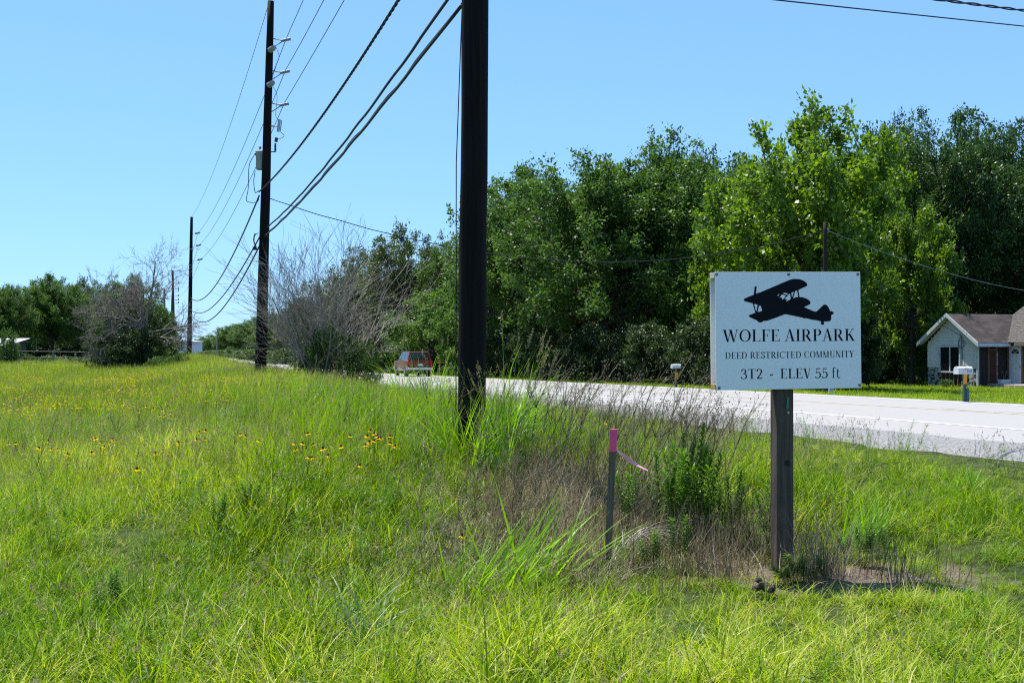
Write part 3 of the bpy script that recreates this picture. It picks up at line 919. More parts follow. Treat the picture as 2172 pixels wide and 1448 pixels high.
def glyph(ch):
    if ch == 'I': return stem(0.18), 0.36
    if ch == 'L': return stem(0.18) + [hbar(0.18, 0.62, 0, SF)] + tick(0.64, 0.0, 0.26, 0.10), 0.66
    if ch in 'EF':
        g = stem(0.18) + [hbar(0.18, 0.60, 1 - SF, SF), hbar(0.18, 0.46, 0.49, SF), quad(0.46, 0.38, 0.46, 0.63, 0.035)] + [[(0.61, 1), (0.53, 1), (0.61, 0.76)]]
        if ch == 'E': return g + [hbar(0.18, 0.64, 0, SF)] + tick(0.66, 0.0, 0.27, 0.10), 0.69
        return g, 0.63
    if ch == 'T':
        return stem(0.37)[:2] + [hbar(0.02, 0.72, 1 - SF, SF), [(0.02, 1), (0.02, 0.75), (0.10, 1)], [(0.72, 1), (0.64, 1), (0.72, 0.75)]], 0.74
    if ch == 'O': return arc(0.43, 0.5, 0.42, 0.515, 0, 360, n=36), 0.86
    if ch == 'C': return arc(0.44, 0.5, 0.42, 0.515, 48, 312, n=30) + [[(0.75, 0.99), (0.72, 0.99), (0.72, 0.72), (0.75, 0.66)], quad(0.71, 0.12, 0.77, 0.24, 0.04)], 0.81
    if ch == 'D': return stem(0.18) + [hbar(0.18, 0.42, 1 - SF, SF), hbar(0.18, 0.42, 0, SF)] + bowl(0.40, 0, 1, 0.42), 0.86
    if ch in 'PR':
        g = stem(0.18) + [hbar(0.18, 0.38, 1 - SF, SF), hbar(0.18, 0.38, 0.46, SF)] + bowl(0.36, 0.46, 1, 0.29)
        if ch == 'P': return g, 0.68
        return g + [quad(0.66, 0.03, 0.40, 0.48, 0.17), hbar(0.58, 0.80, 0, SF)], 0.80
    if ch == 'A':
        return [quad(0.10, 0, 0.37, 1.02, TN), quad(0.62, 0, 0.375, 1.02, 0.17, 0.12), hbar(0.20, 0.54, 0.30, SF), serif(0.10, 0, 0.24), serif(0.62, 0, 0.30)], 0.76
    if ch == 'V':
        return [quad(0.38, -0.02, 0.13, 1, 0.13, 0.17), quad(0.39, -0.02, 0.64, 1, TN), serif(0.13, 1, 0.30, True), serif(0.64, 1, 0.22, True)], 0.76
    if ch == 'W':
        return [quad(0.37, -0.02, 0.13, 1, 0.12, 0.17), quad(0.38, -0.02, 0.58, 0.98, TN), quad(0.81, -0.02, 0.57, 1, 0.12, 0.17), quad(0.82, -0.02, 1.05, 1, TN),
                serif(0.13, 1, 0.30, True), serif(0.57, 1, 0.26, True), serif(1.05, 1, 0.22, True)], 1.16
    if ch == 'Y':
        return [quad(0.36, 0, 0.36, 0.46, TK), quad(0.37, 0.42, 0.12, 1, 0.15, 0.17), quad(0.38, 0.42, 0.62, 1, TN), serif(0.36, 0, 0.30), serif(0.12, 1, 0.30, True), serif(0.62, 1, 0.22, True)], 0.72
    if ch == 'K':
        return stem(0.18) + [quad(0.24, 0.40, 0.62, 1, TN), quad(0.66, 0, 0.36, 0.58, 0.17), serif(0.62, 1, 0.24, True), serif(0.68, 0, 0.30)], 0.82
    if ch == 'M':
        return [quad(0.13, 0, 0.13, 1, TN), quad(0.46, -0.02, 0.16, 1, 0.12, 0.16), quad(0.46, -0.02, 0.78, 1, TN), quad(0.80, 0, 0.80, 1, TK), serif(0.13, 0, 0.22), serif(0.80, 0, 0.32), serif(0.12, 1, 0.22, True), serif(0.81, 1, 0.28, True)], 0.98
    if ch == 'N':
        return [quad(0.14, 0, 0.14, 1, TN), quad(0.68, -0.02, 0.15, 1, 0.14, 0.16), quad(0.69, 0, 0.69, 1, TN), serif(0.14, 0, 0.22), serif(0.12, 1, 0.22, True), serif(0.69, 1, 0.22, True)], 0.82
    if ch == 'U':
        return [quad(0.19, 0.34, 0.19, 1, TK), quad(0.66, 0.34, 0.66, 1, TN), serif(0.19, 1, 0.32, True), serif(0.66, 1, 0.22, True)] + swell([(0.19, 0.36), (0.21, 0.16), (0.31, 0.04), (0.43, 0.0), (0.56, 0.04), (0.645, 0.16), (0.66, 0.36)], TN, 0.11), 0.82
    if ch == 'S':
        return swell([(0.50, 0.74), (0.46, 0.92), (0.32, 0.985), (0.17, 0.93), (0.12, 0.79), (0.20, 0.63), (0.36, 0.52), (0.50, 0.38), (0.52, 0.20), (0.44, 0.06), (0.29, 0.015), (0.14, 0.07), (0.09, 0.27)], 0.05, 0.14) + \
            [quad(0.505, 0.70, 0.505, 1.0, 0.035), quad(0.09, 0.0, 0.09, 0.30, 0.035)], 0.62
    if ch == '3':
        return swell([(0.08, 0.78), (0.14, 0.94), (0.28, 0.98), (0.42, 0.92), (0.46, 0.76), (0.38, 0.58), (0.24, 0.53), (0.40, 0.50), (0.52, 0.38), (0.53, 0.22), (0.43, 0.06), (0.25, 0.02), (0.10, 0.08), (0.06, 0.20)], 0.05, 0.125), 0.62
    if ch == '2':
        return swell([(0.07, 0.76), (0.13, 0.92), (0.28, 0.98), (0.43, 0.91), (0.49, 0.74), (0.42, 0.52), (0.25, 0.28), (0.08, 0.06)], 0.05, 0.125) + [hbar(0.05, 0.53, 0, 0.10), [(0.50, 0), (0.56, 0), (0.56, 0.22)]], 0.60
    if ch == '5':
        return [hbar(0.14, 0.50, 0.91, 0.085), quad(0.125, 0.50, 0.145, 0.98, 0.04)] + swell([(0.12, 0.52), (0.24, 0.61), (0.40, 0.57), (0.51, 0.42), (0.51, 0.22), (0.40, 0.06), (0.24, 0.01), (0.10, 0.06), (0.05, 0.16)], 0.05, 0.125), 0.60
    if ch == '-': return [hbar(0.03, 0.34, 0.33, 0.10)], 0.38
    if ch == 'f': return [quad(0.17, 0, 0.17, 0.85, 0.10), serif(0.17, 0, 0.26), hbar(0.04, 0.34, 0.64, 0.04)] + swell([(0.17, 0.80), (0.20, 0.98), (0.30, 1.05), (0.40, 1.0)], 0.06, 0.10), 0.36
    if ch == 't': return [quad(0.16, 0.14, 0.16, 0.90, 0.10), hbar(0.04, 0.34, 0.64, 0.04)] + swell([(0.16, 0.18), (0.20, 0.03), (0.29, 0.0), (0.37, 0.07)], 0.05, 0.10), 0.40
    return [], 0.30


def text_mesh(txt, gap=0.05, space=0.32):
    """one list of outlines per word, and the whole width"""
    words = [[]]; x = 0
    for ch in txt:
        if ch == ' ':
            x += space
            if words[-1]: words.append([])
            continue
        g, adv = glyph(ch)
        words[-1] += [[(px + x, py) for px, py in p] for p in g]
        x += adv + gap
    return words, x - gap


def lettering(name, txt, x0, x1, y0, y1, cap, gap, space, parent):
    words, w = text_mesh(txt, gap, space)
    for word, polys in zip(txt.split(), words):
        mb = MB()
        for k, p in enumerate(polys):
            vs = []
            for px, py in p:
                f = px / w
                u, v = photo_uv(x0 + (x1 - x0) * f, y0 + (y1 - y0) * f - py * cap)
                vs.append(BP(u, v, 0.0008 + 0.00002 * (k % 23)))
            a = sum(p[i - 1][0] * p[i][1] - p[i][0] * p[i - 1][1] for i in range(len(p)))
            mb.add(vs, [list(range(len(vs)))[::(1 if a > 0 else -1)]])
        mb.build(name, M['print'], parent)["label"] = 'black serif print reading ' + word


lettering('lettering', 'WOLFE AIRPARK', 1532.5, 1814, 725.0, 723.0, 25.3, 0.055, 0.30, front)
lettering('lettering', 'DEED RESTRICTED COMMUNITY', 1537, 1810.5, 761.2, 757.8, 13.8, 0.07, 0.36, front)
lettering('lettering', '3T2  -  ELEV 55 ft', 1569.5, 1780, 804.0, 801.5, 21.0, 0.07, 0.30, front)

# ================================================================== SURVEY STAKE
sy = 9.0
stake_top = px2w(1302, 910, sy); sb = px2w(1288, 1232, sy); sgz2 = float(gz(sb.x, sy))
stake = thing('survey_stake', 'thin wooden survey stake wrapped in bright pink tape at its top', 'survey stake', (sb.x, sy, sgz2))
tdx = stake_top.x - sb.x
hgt = stake_top.z - sgz2


def slant_box(name, z0, z1, w, d, m, parent, grow=0.0):
    mb = MB(); vs = []
    for z in (z0, z1):
        cx = tdx * z / hgt
        for dx, dy in ((-1, -1), (1, -1), (1, 1), (-1, 1)):
            vs.append((cx + dx * (w / 2 + grow) + 0.004 * dy, dy * (d / 2 + grow), z))
    mb.add(vs, [[3, 2, 1, 0], [4, 5, 6, 7], [0, 1, 5, 4], [1, 2, 6, 5], [2, 3, 7, 6], [3, 0, 4, 7]])
    return mb.build(name, m, parent)


slant_box('stake_shaft', -0.25, hgt - 0.003, 0.050, 0.036, M['stake'], stake)
slant_box('pink_tape', hgt - 0.178, hgt, 0.052, 0.038, M['pink'], stake, 0.0015)
rb = MB()
pts = []
for k in range(17):
    f = k / 16
    px = 1309 + (1374 - 1309) * f; py = 955 + (997 - 955) * f + 7 * math.sin(f * 3.1) * 0.5
    w = px2w(px, py, sy - 0.03 + 0.03 * math.sin(f * 5))
    wd = 0.006 + 0.012 * math.sin(min(1, f * 1.3) * math.pi) if f < .95 else 0.006
    tw = 0.9 + 1.2 * math.sin(f * 4)
    for s in (-1, 1):
        pts.append((w.x - sb.x + s * wd * math.sin(tw) * 0.5, w.y - sy + s * wd * math.cos(tw), w.z - sgz2 + s * wd * 0.8))
rb.add(pts, [[2 * i, 2 * i + 1, 2 * i + 3, 2 * i + 2] for i in range(16)])
rbo = rb.build('ribbon_tail', M['pink_pale'], stake)
so_ = rbo.modifiers.new('thick', 'SOLIDIFY'); so_.thickness = 0.0008
# ================================================================== MAILBOXES
def mailbox(px, Y, top_py, label, leaning, orange, green, numbers, s=1.0):
    g = on_ground(px, Y)
    t = thing('mailbox', label, 'mailbox', g, math.atan2(N[1], N[0]))
    ht = EYE - (top_py - HZ) / F * Y - g.z
    L_, W_, H_ = 0.46 * s, 0.19 * s, 0.20 * s
    z0 = ht - H_
    out = [(-W_ / 2, z0), (W_ / 2, z0)] + [(W_ / 2 * math.cos(R(a)), z0 + H_ * 0.5 + H_ * 0.5 * math.sin(R(a))) for a in range(0, 181, 15)]
    b = MB(); b.prism(out, 'x', -L_ / 2, L_ / 2); mw = mat('mailbox_white', (0.66, 0.65, 0.62), (0.48, 0.46, 0.42), 9, 0.5, lo=0.45, hi=0.7)
    body = bevel(b.build('box', mw, t), 0.006)
    d = MB(); out2 = [(y * 1.03, z0 + (z - z0) * 1.02) for y, z in out]; d.prism(out2, 'x', -L_ / 2 - 0.018, -L_ / 2 - 0.001); d.build('door', mw, t)
    f = MB(); f.box((0.02, -W_ / 2 - 0.012, z0 + 0.145 * s), (0.09 * s, 0.008, 0.014 * s), Matrix.Rotation(R(25), 3, 'Y')); f.box((-0.04, -W_ / 2 - 0.012, z0 + 0.13 * s), (0.05 * s, 0.008, 0.03 * s)); f.build('flag', mat('faded_red_flag', (0.42, 0.17, 0.14), rough=0.6), t)
    if numbers:
        n_ = MB()
        for k in range(4):
            n_.box((0.04 + k * 0.042, -W_ / 2 - 0.003, z0 + 0.075), (0.014, 0.003, 0.062)); n_.box((0.036 + k * 0.042, -W_ / 2 - 0.003, z0 + 0.104), (0.022, 0.0026, 0.012))
        n_.build('house_number', mat('number_grey', (0.20, 0.20, 0.19), rough=0.6), body)
    p = MB(); p.box((leaning, 0, z0 / 2 - 0.15), (0.065, 0.065, z0 + 0.3)); p.build('post', M['stake'] if not green else mat('dark_post', (0.05, 0.05, 0.05), (0.09, 0.085, 0.08), 12, 0.7), t)
    if orange:
        a, b2, w = orange
        p = MB(); p.box((leaning, -0.042, (a + b2) / 2), (w, 0.006, b2 - a), Matrix.Rotation(R(4), 3, 'Y')); p.build('reflector', mat('orange_reflector', (0.80, 0.34, 0.02), rough=0.4), t)
    if green:
        p = MB(); p.box((leaning + 0.02, -0.062, 0.26), (0.16, 0.006, 0.38)); gs = p.build('address_plate', mat('dark_green_plate', (0.015, 0.085, 0.075), rough=0.5), t)
        p = MB()
        for k, ch in enumerate('3325'):
            g_, adv = glyph(ch)
            for i, poly in enumerate(g_):
                p.add([(leaning + 0.055 + (x - 0.3) * 0.06, -0.0662 - 0.0001 * i, 0.355 - k * 0.085 + y * 0.06) for x, y in poly], [list(range(len(poly)))])
        p.build('address_number', mat('pale_plate_number', (0.45, 0.52, 0.5), rough=0.5), gs)
    return t


mailbox(2044, 29.9, 777, 'white mailbox with orange reflector and green number plate by the road edge', 0.02, (0.56, 0.90, 0.11), True, True)
mailbox(1434, 47.5, 772, 'weathered grey mailbox with orange reflector across the road before the dark trees', 0.0, (0.42, 0.70, 0.14), False, False, 0.85)
gp = on_ground(1763, 43.0)
t = thing('water_meter_box', 'small grey utility pedestal in the verge below the sign board', 'utility box', gp)
b_ = MB(); b_.box((0, 0, 0.14), (0.20, 0.16, 0.30), taper=0.9); bevel(b_.build('housing', M['tank'], t), 0.02)
b_ = MB(); b_.box((0, 0, 0.305), (0.22, 0.18, 0.03)); b_.build('lid', M['tank'], t)

# ================================================================== THE HOUSE
hc = px2w(2073, 735, 60.0)
HG = -0.47
house = thing('house', 'small derelict white clapboard house with torn siding and brown shingle roof', 'house', (hc.x, 60.0, HG), math.atan2(N[1], N[0]))
siding = mat('white_siding', (0.82, 0.81, 0.79), (0.70, 0.69, 0.67), 5, 0.65, 0.1)
trim = mat('peeling_trim', (0.62, 0.66, 0.67), (0.36, 0.40, 0.41), 9, 0.7, 0.2, lo=0.5, hi=0.68)
tar = mat('tar_paper', (0.018, 0.016, 0.015), (0.035, 0.03, 0.027), 6, 0.9)
torn = mat('torn_siding', (0.016, 0.015, 0.014), (0.42, 0.44, 0.44), 3.2, 0.8, 0.2, stretch=(1, 1, 2.2), lo=0.47, hi=0.53, detail=8)
stud = mat('bare_stud', (0.16, 0.085, 0.045), (0.24, 0.14, 0.08), 8, 0.85, 0.2, stretch=(4, 4, 0.6))
shing = mat('brown_shingle', (0.045, 0.037, 0.035), (0.080, 0.066, 0.062), 9, 0.95, 0.4, spec=0.08, stretch=(1, 1, 3), c3=(0.09, 0.076, 0.072), scale2=2.2)
shing_sunlit = mat('sunlit_shingle', (0.060, 0.050, 0.046), (0.15, 0.14, 0.133), 7, 0.95, 0.4, spec=0.08, stretch=(1, 1, 2), detail=8)  # paler copy of the shingle, sunlight on the main slope put into its colour
glass = mat('dark_window_glass', (0.012, 0.018, 0.016), rough=0.06, spec=0.6)
GW, EV, RY = 4.0, 2.46, 2.0
pitch = 1.60 / 2.45
def roof_z(y):
    return 2.47 + (2.45 - abs(y - RY)) * pitch
# core walls
cw = MB()
cw.prism([(0.02, 0), (GW - 0.02, 0), (GW - 0.02, EV), (RY, roof_z(RY) - 0.12), (0.02, EV)], 'x', 0.03, 1.95)
cw.build('wall', tar, house)
cw = MB(); cw.prism([(0.0, 1.10), (GW, 1.10), (GW, EV), (RY, roof_z(RY) - 0.11), (0.0, EV)], 'x', 0.013, 0.028); cw.build('gable_sheathing', siding, house)
cw = MB(); cw.box((5.9, -2.6, 1.25), (7.8, 9.0, 2.5)); cw.build('wall', tar, house)
# siding boards on the gable
win = (1.36, 2.90, 0.92, 2.24)      # y0,y1,z0,z1
z = 1.12; k = 0
bm_cache = {}
while z < 3.25:
    h = 0.185
    y0, y1 = 0.0, GW
    if z + h > EV - 0.02:
        off = ((z + h) - EV) / pitch * 0.94
        y0, y1 = max(0, off - 0.12), min(GW, GW - off + 0.12)
    segs = [(y0, y1)]
    if z + h > win[2] and z < win[3] + 0.02: segs = [(y0, win[0] - 0.07), (win[1] + 0.07, y1)]
    for a, b in segs:
        if b - a < 0.1: continue
        key = round(b - a, 3)
        mb = MB()
        mb.prism([(-0.012, 0.0), (-0.003, 0.0), (0.010, h), (-0.005, h)], 'y', a + 0.003 * (k % 3), b)
        o = mb.build('siding_board', siding, house)
        o.location = (0, 0, z)
        if k == 0 and a > 2: o.rotation_euler = (0, R(14), 0); o.location.x -= 0.05
        k += 1
    z += h - 0.003
for j in range(9):      # upright boards under the peak
    y = RY - 0.76 + j * 0.19
    z0, z1 = 3.24, roof_z(y) - 0.16 - 0.0
    if z1 - z0 < 0.05: continue
    mb = MB(); mb.box((0.0, y, (z0 + z1) / 2), (0.03, 0.175, z1 - z0)); mb.build('gable_board', siding, house)
# torn lower wall and bare studs under the window
mb = MB(); mb.box((0.01, 3.45, 0.56), (0.03, 1.05, 1.12)); mb.build('torn_siding', torn, house)
mb = MB(); mb.box((0.01, 0.62, 0.56), (0.03, 1.22, 1.12)); mb.build('torn_siding', torn, house)
st_me = None
for j in range(5):
    if st_me is None:
        mb = MB(); mb.box((0, 0, 0.42), (0.05, 0.06, 0.84)); st_me = mb.mesh('stud'); st_me.materials.append(stud)
    o = link('stud', st_me, house); o.location = (0.0, 1.5 + j * 0.33, 0.05)
mb = MB(); mb.box((-0.01, -0.03, 1.23), (0.09, 0.09, 2.46)); mb.build('corner_post', trim, house)
# window
fr = MB()
y0, y1, z0, z1 = win
for c, s in (((-0.03, (y0 + y1) / 2, z1 + 0.04), (0.08, y1 - y0 + 0.22, 0.08)), ((-0.035, (y0 + y1) / 2, z0 - 0.04), (0.09, y1 - y0 + 0.26, 0.08)), ((-0.028, y0 - 0.05, (z0 + z1) / 2), (0.075, 0.10, z1 - z0)), ((-0.028, y1 + 0.05, (z0 + z1) / 2), (0.075, 0.10, z1 - z0)), ((-0.02, (y0 + y1) / 2, (z0 + z1) / 2), (0.05, 0.06, z1 - z0))):
    fr.box(c, s)
wf = fr.build('window', trim, house)
for a, b in ((y0, (y0 + y1) / 2 - 0.03), ((y0 + y1) / 2 + 0.03, y1)):
    mb = MB(); mb.box((0.0, (a + b) / 2, (z0 + z1) / 2), (0.02, b - a, z1 - z0)); mb.build('pane', glass, wf)
# roof of the gable wing, courses as separate slabs
def course_roof(name, m, mk, n, parent):
    mb = MB()
    for i in range(n):
        for p in mk(i): mb.add(*p)
    o = mb.build(name, m, parent); o["kind"] = 'stuff'
    return o
ovx = -0.36
for side in (-1, 1):
    mb = MB()
    e = 2.45
    pts = [(RY + side * e, 2.47 - 0.05), (RY, roof_z(RY) - 0.05), (RY, roof_z(RY)), (RY + side * e, 2.47)]
    mb.prism(pts if side < 0 else pts[::-1], 'x', ovx, 5.0)
    rf = mb.build('roof', shing, house)
    def mk(i, side=side):
        w = 0.16; e0 = 2.45 - i * w + 0.02; e1 = e0 - w - 0.03
        res = []
        nseg = 18
        for s in range(nseg):
            xa = ovx + (5.0 - ovx) * s / nseg; xb = ovx + (5.0 - ovx) * (s + 1) / nseg - 0.006
            jz = 0.006 * random.random()
            P = []
            for e_, dz in ((e0, 0.022 + jz), (max(e1, 0.0), 0.010)):
                for x in (xa, xb): P.append((x, RY + side * e_, 2.47 + (2.45 - e_) * pitch + dz))
            for e_ in (e0,):
                for x in (xa, xb): P.append((x, RY + side * e_, 2.47 + (2.45 - e_) * pitch + 0.001))
            res.append((P, [[0, 1, 3, 2], [4, 5, 1, 0]]))
        return res
    course_roof('shingle_courses', shing, mk, 15, rf)
    # barge board and soffit
    mb = MB()
    pts = [(RY + side * (e + 0.03), 2.42 - 0.16), (RY, roof_z(RY) - 0.17), (RY, roof_z(RY) + 0.03), (RY + side * (e + 0.03), 2.47 + 0.02)]
    mb.prism(pts if side < 0 else pts[::-1], 'x', ovx - 0.035, ovx - 0.003)
    mb.build('barge_board', trim, house)
    mb = MB()
    pts = [(RY + side * (e - 0.02), 2.42 - 0.045), (RY, roof_z(RY) - 0.085), (RY, roof_z(RY) - 0.055), (RY + side * (e - 0.02), 2.42 - 0.01)]
    mb.prism(pts if side < 0 else pts[::-1], 'x', ovx, 0.02)
    mb.build('soffit', mat('cream_soffit', (0.55, 0.55, 0.46), rough=0.7), house)
mb = MB(); mb.box((0.70, RY - 2.47, 2.36), (2.1, 0.03, 0.19)); mb.build('fascia_board', trim, house)
# main block roof, rising away from the road
mp_ = 0.62
me_x, me_z = 1.62, 2.50
mb = MB()
def mz(x): return me_z + (x - me_x) * mp_
mb.prism([(me_x, me_z - 0.06), (5.9, mz(5.9) - 0.06), (10.2, me_z - 0.06), (10.2, me_z), (5.9, mz(5.9)), (me_x, me_z)], 'y', -7.2, 1.98)
# cut the main roof so that it only shows over its own block (valley with the wing)
mroof = mb.build('roof', shing_sunlit, house)
def mk2(i):
    w = 0.16; xa = me_x - 0.02 + i * w; xb = xa + w + 0.03; res = []
    nseg = 26
    for s in range(nseg):
        ya = -7.2 + 9.18 * s / nseg; yb = -7.2 + 9.18 * (s + 1) / nseg - 0.006
        P = []
        for x_, dz in ((xa, 0.024 + 0.006 * random.random()), (xb, 0.010)):
            for y in (ya, yb): P.append((x_, y, mz(x_) + dz))
        for y in (ya, yb): P.append((xa, y, mz(xa) + 0.001))
        res.append((P, [[0, 1, 3, 2], [4, 5, 1, 0]]))
    return res
course_roof('shingle_courses', shing_sunlit, mk2, 26, mroof)
mb = MB(); mb.box((me_x - 0.015, -4.0, 2.40), (0.03, 6.2, 0.17)); mb.build('fascia_board', mat('bare_fascia', (0.12, 0.085, 0.06), (0.30, 0.27, 0.23), 4, 0.85, stretch=(1, 3, 1)), house)
# side wall of the wing with stripped studs
for j, x in enumerate((0.10, 0.72, 1.22)):
    mb = MB(); mb.box((x, -0.01, 1.2), (0.07, 0.06, 2.4)); mb.build('stud', stud, house)
mb = MB(); mb.box((0.97, -0.006, 1.12), (0.42, 0.035, 1.9)); mb.build('panel', mat('dark_red_panel', (0.06, 0.022, 0.016), rough=0.8), house)
mb = MB(); mb.box((1.27, -0.03, 1.35), (0.05, 0.02, 2.0)); mb.build('torn_strip', torn, house)
mb = MB(); mb.box((0.97, -0.03, 2.1), (0.5, 0.05, 0.08)); mb.build('lintel', stud, house)
# door in the main block facing the road
dx = 1.97
mb = MB(); mb.box((dx - 0.02, -0.62, 1.30), (0.05, 0.88, 2.03)); door = mb.build('door', mat('white_door', (0.74, 0.76, 0.79), (0.68, 0.70, 0.73), 4, 0.45), house)
bevel(door, 0.008)
mb = MB()
for yy in (-0.42, -0.82):
    for zz, hh in ((1.55, 0.38), (1.02, 0.5), (0.52, 0.36)):
        mb.box((dx - 0.048, yy, zz), (0.012, 0.27, hh))
mb.build('door_panel', mat('door_panel_white', (0.70, 0.72, 0.75), rough=0.45), door)
mb = MB()
fan = [(-0.62 + 0.27 * math.cos(R(a)), 1.90 + 0.24 * math.sin(R(a))) for a in range(0, 181, 20)]
mb.prism([(y, z) for y, z in fan], 'x', dx - 0.052, dx - 0.046); fl = mb.build('fan_light', glass, door)
mb = MB()
for a in (45, 90, 135):
    c = Vector((dx - 0.056, -0.62 + 0.13 * math.cos(R(a)), 1.90 + 0.12 * math.sin(R(a)))); mb.box(c, (0.008, 0.02, 0.24), Matrix.Rotation(R(90 - a) * -1, 3, 'X'))
mb.build('glazing_bar', trim, door)
mb = MB(); mb.lathe([(0.02, 0), (0.035, 0.02), (0.03, 0.05), (0.01, 0.06)], (dx - 0.05, -0.99, 1.2), 8, Matrix.Rotation(R(-90), 3, 'Y')); mb.build('door_knob', M['metal'], door)
for y_, w_ in ((-0.11, 0.12), (-1.12, 0.10)):
    mb = MB(); mb.box((dx - 0.03, y_, 1.32), (0.06, w_, 2.1)); mb.build('door_jamb', stud, house)
mb = MB(); mb.box((dx - 0.03, -0.62, 2.37), (0.06, 1.2, 0.09)); mb.build('lintel', stud, house)
conc = mat('porch_concrete', (0.30, 0.25, 0.205), (0.42, 0.37, 0.32), 6, 0.9, 0.3)
mb = MB(); mb.box((1.25, -1.55, 0.14), (1.35, 3.0, 0.32)); bevel(mb.build('porch_slab', conc, house), 0.015)
mb = MB(); mb.box((0.42, -1.2, 0.06), (0.30, 0.95, 0.16)); bevel(mb.build('step', conc, house), 0.012)
# service mast, cable loops, torn meter base
mb = MB()
mb.tube([(-0.07, 1.08, 1.15), (-0.07, 1.10, 2.2), (-0.07, 1.13, 2.85)], 0.022, 6)
loop(mb, [(-0.08, 1.13, 2.8), (-0.10, 1.32, 2.6), (-0.10, 1.3, 2.3), (-0.10, 1.05, 2.2), (-0.10, 0.9, 2.4), (-0.10, 0.95, 2.6), (-0.10, 0.75, 2.45)], 0.013)
loop(mb, [(-0.08, 1.2, 3.0), (-0.10, 1.28, 2.6), (-0.10, 1.36, 2.2), (-0.08, 1.5, 2.1)], 0.013)
mb.build('service_mast', M['dark_metal'], house)
mb = MB(); mb.box((-0.08, 1.03, 1.12), (0.13, 0.26, 0.26)); bevel(mb.build('meter_base', M['metal'], house), 0.03)
mb = MB()
loc = house.matrix_world
pl = thing('planter_box', 'white trough leaning on the porch beside the white door', 'planter', Vector(house.location) + Vector((*(np.array([1.5 * N[0] - 0.05 * U[0] * 1, 1.5 * N[1]]) + np.array(U) * -0.28), 0.30)), math.atan2(N[1], N[0]))
mb.box((0, 0, 0.11), (0.62, 0.28, 0.22), taper=1.06); bevel(mb.build('trough', siding, pl), 0.01)
mb = MB(); loop(mb, [(-0.1, 0, 0.2), (-0.05, 0, 0.5), (-0.2, 0.02, 0.7)], 0.012); loop(mb, [(0.0, 0, 0.2), (0.1, 0, 0.5), (0.16, -0.02, 0.72)], 0.012); mb.build('dead_stem', M['dead_bark'], pl)

# ================================================================== RED SPORT UTILITY VEHICLE ON THE ROAD
ct = 80.6
cx, cy = from_lt(18.75, ct)
car = thing('red_car', 'red and tan sport utility car driving away along the road', 'car', (cx, cy, float(road_z(ct)) + 0.004), math.atan2(U[1], U[0]))
redp = mat('dark_red_paint', (0.15, 0.009, 0.012), rough=0.3, coat=0.4)
tanp = mat('tan_lower_paint', (0.34, 0.25, 0.20), rough=0.35)
blk = mat('black_trim', (0.012, 0.012, 0.013), rough=0.5)
mb = MB()
body = [(-2.35, 0.72), (2.30, 0.72), (2.32, 0.92), (2.20, 1.08), (1.05, 1.16), (0.95, 1.18), (-2.28, 1.18), (-2.36, 1.10)]
mb.prism(body, 'y', -0.91, 0.91); cb_ = bevel(mb.build('body', redp, car), 0.05, 3)
mb = MB()
low = [(-2.33, 0.50), (-1.95, 0.46), (-1.90, 0.72), (-1.00, 0.72), (-0.95, 0.42), (0.95, 0.42), (1.0, 0.72), (1.9, 0.72), (1.95, 0.46), (2.30, 0.50), (2.31, 0.719), (-2.35, 0.719)]
for s in (-1, 1):
    mb.prism(low, 'y', s * 0.92 if s > 0 else -0.92, 0.80 if s > 0 else -0.80)
mb.build('lower_panel', tanp, car)
mb = MB(); mb.box((0, 0, 0.50), (4.3, 1.58, 0.30)); mb.build('chassis', blk, car)
mb = MB()
gh = [((-2.30, 0.88, 1.18), (-2.02, 0.72, 1.80)), ((0.95, 0.88, 1.18), (0.10, 0.70, 1.80))]
V = []
for (bx, by, bz), (tx, ty, tz) in gh: V += [(bx, -by, bz), (bx, by, bz), (tx, -ty, tz), (tx, ty, tz)]
mb.add(V, [[0, 2, 3, 1], [4, 5, 7, 6], [0, 4, 6, 2], [1, 3, 7, 5], [2, 6, 7, 3]])
bevel(mb.build('cabin', redp, car), 0.04, 3)
mb = MB(); mb.add([(-2.29, -0.74, 1.24), (-2.29, 0.74, 1.24), (-2.075, 0.63, 1.72), (-2.075, -0.63, 1.72)], [[0, 3, 2, 1]]); rgo = mb.build('rear_window', glass, car); s_ = rgo.modifiers.new('t', 'SOLIDIFY'); s_.thickness = 0.012
for s in (-1, 1):
    def sidep(x, z, s=s):
        f = (z - 1.18) / 0.62
        return (x, s * (0.88 + (0.71 - 0.88) * f + 0.012), z)
    for a, b, c, d in ((-2.05, -1.15, -1.18, -1.90), (-1.05, -0.15, -0.2, -1.05), (-0.05, 0.72, 0.15, -0.08)):
        mb = MB(); mb.add([sidep(a, 1.24), sidep(b, 1.24), sidep(c, 1.70), sidep(d, 1.70)], [[0, 1, 2, 3] if s < 0 else [3, 2, 1, 0]]); mb.build('side_window', glass, car)
    mb = MB(); mb.box((-2.37, s * 0.82, 0.98), (0.05, 0.13, 0.34)); mb.build('tail_light', mat('tail_light_lens', (0.45, 0.01, 0.012), rough=0.2), car)
    mb = MB(); mb.box((0.62, s * 1.0, 1.24), (0.10, 0.18, 0.14)); mb.build('door_mirror', blk, car)
    mb = MB(); mb.box((-0.95, s * 0.74, 1.84), (1.9, 0.03, 0.03)); mb.build('roof_rail', blk, car)
mb = MB(); mb.box((-2.42, 0, 0.60), (0.16, 1.78, 0.18)); bevel(mb.build('rear_bumper', mat('chrome_bumper', (0.62, 0.62, 0.62), rough=0.3, metal=0.5), car), 0.03)
mb = MB(); mb.box((-2.385, 0.0, 0.86), (0.02, 0.34, 0.15)); mb.build('number_plate', mat('plate_white', (0.65, 0.66, 0.66), rough=0.5), car)
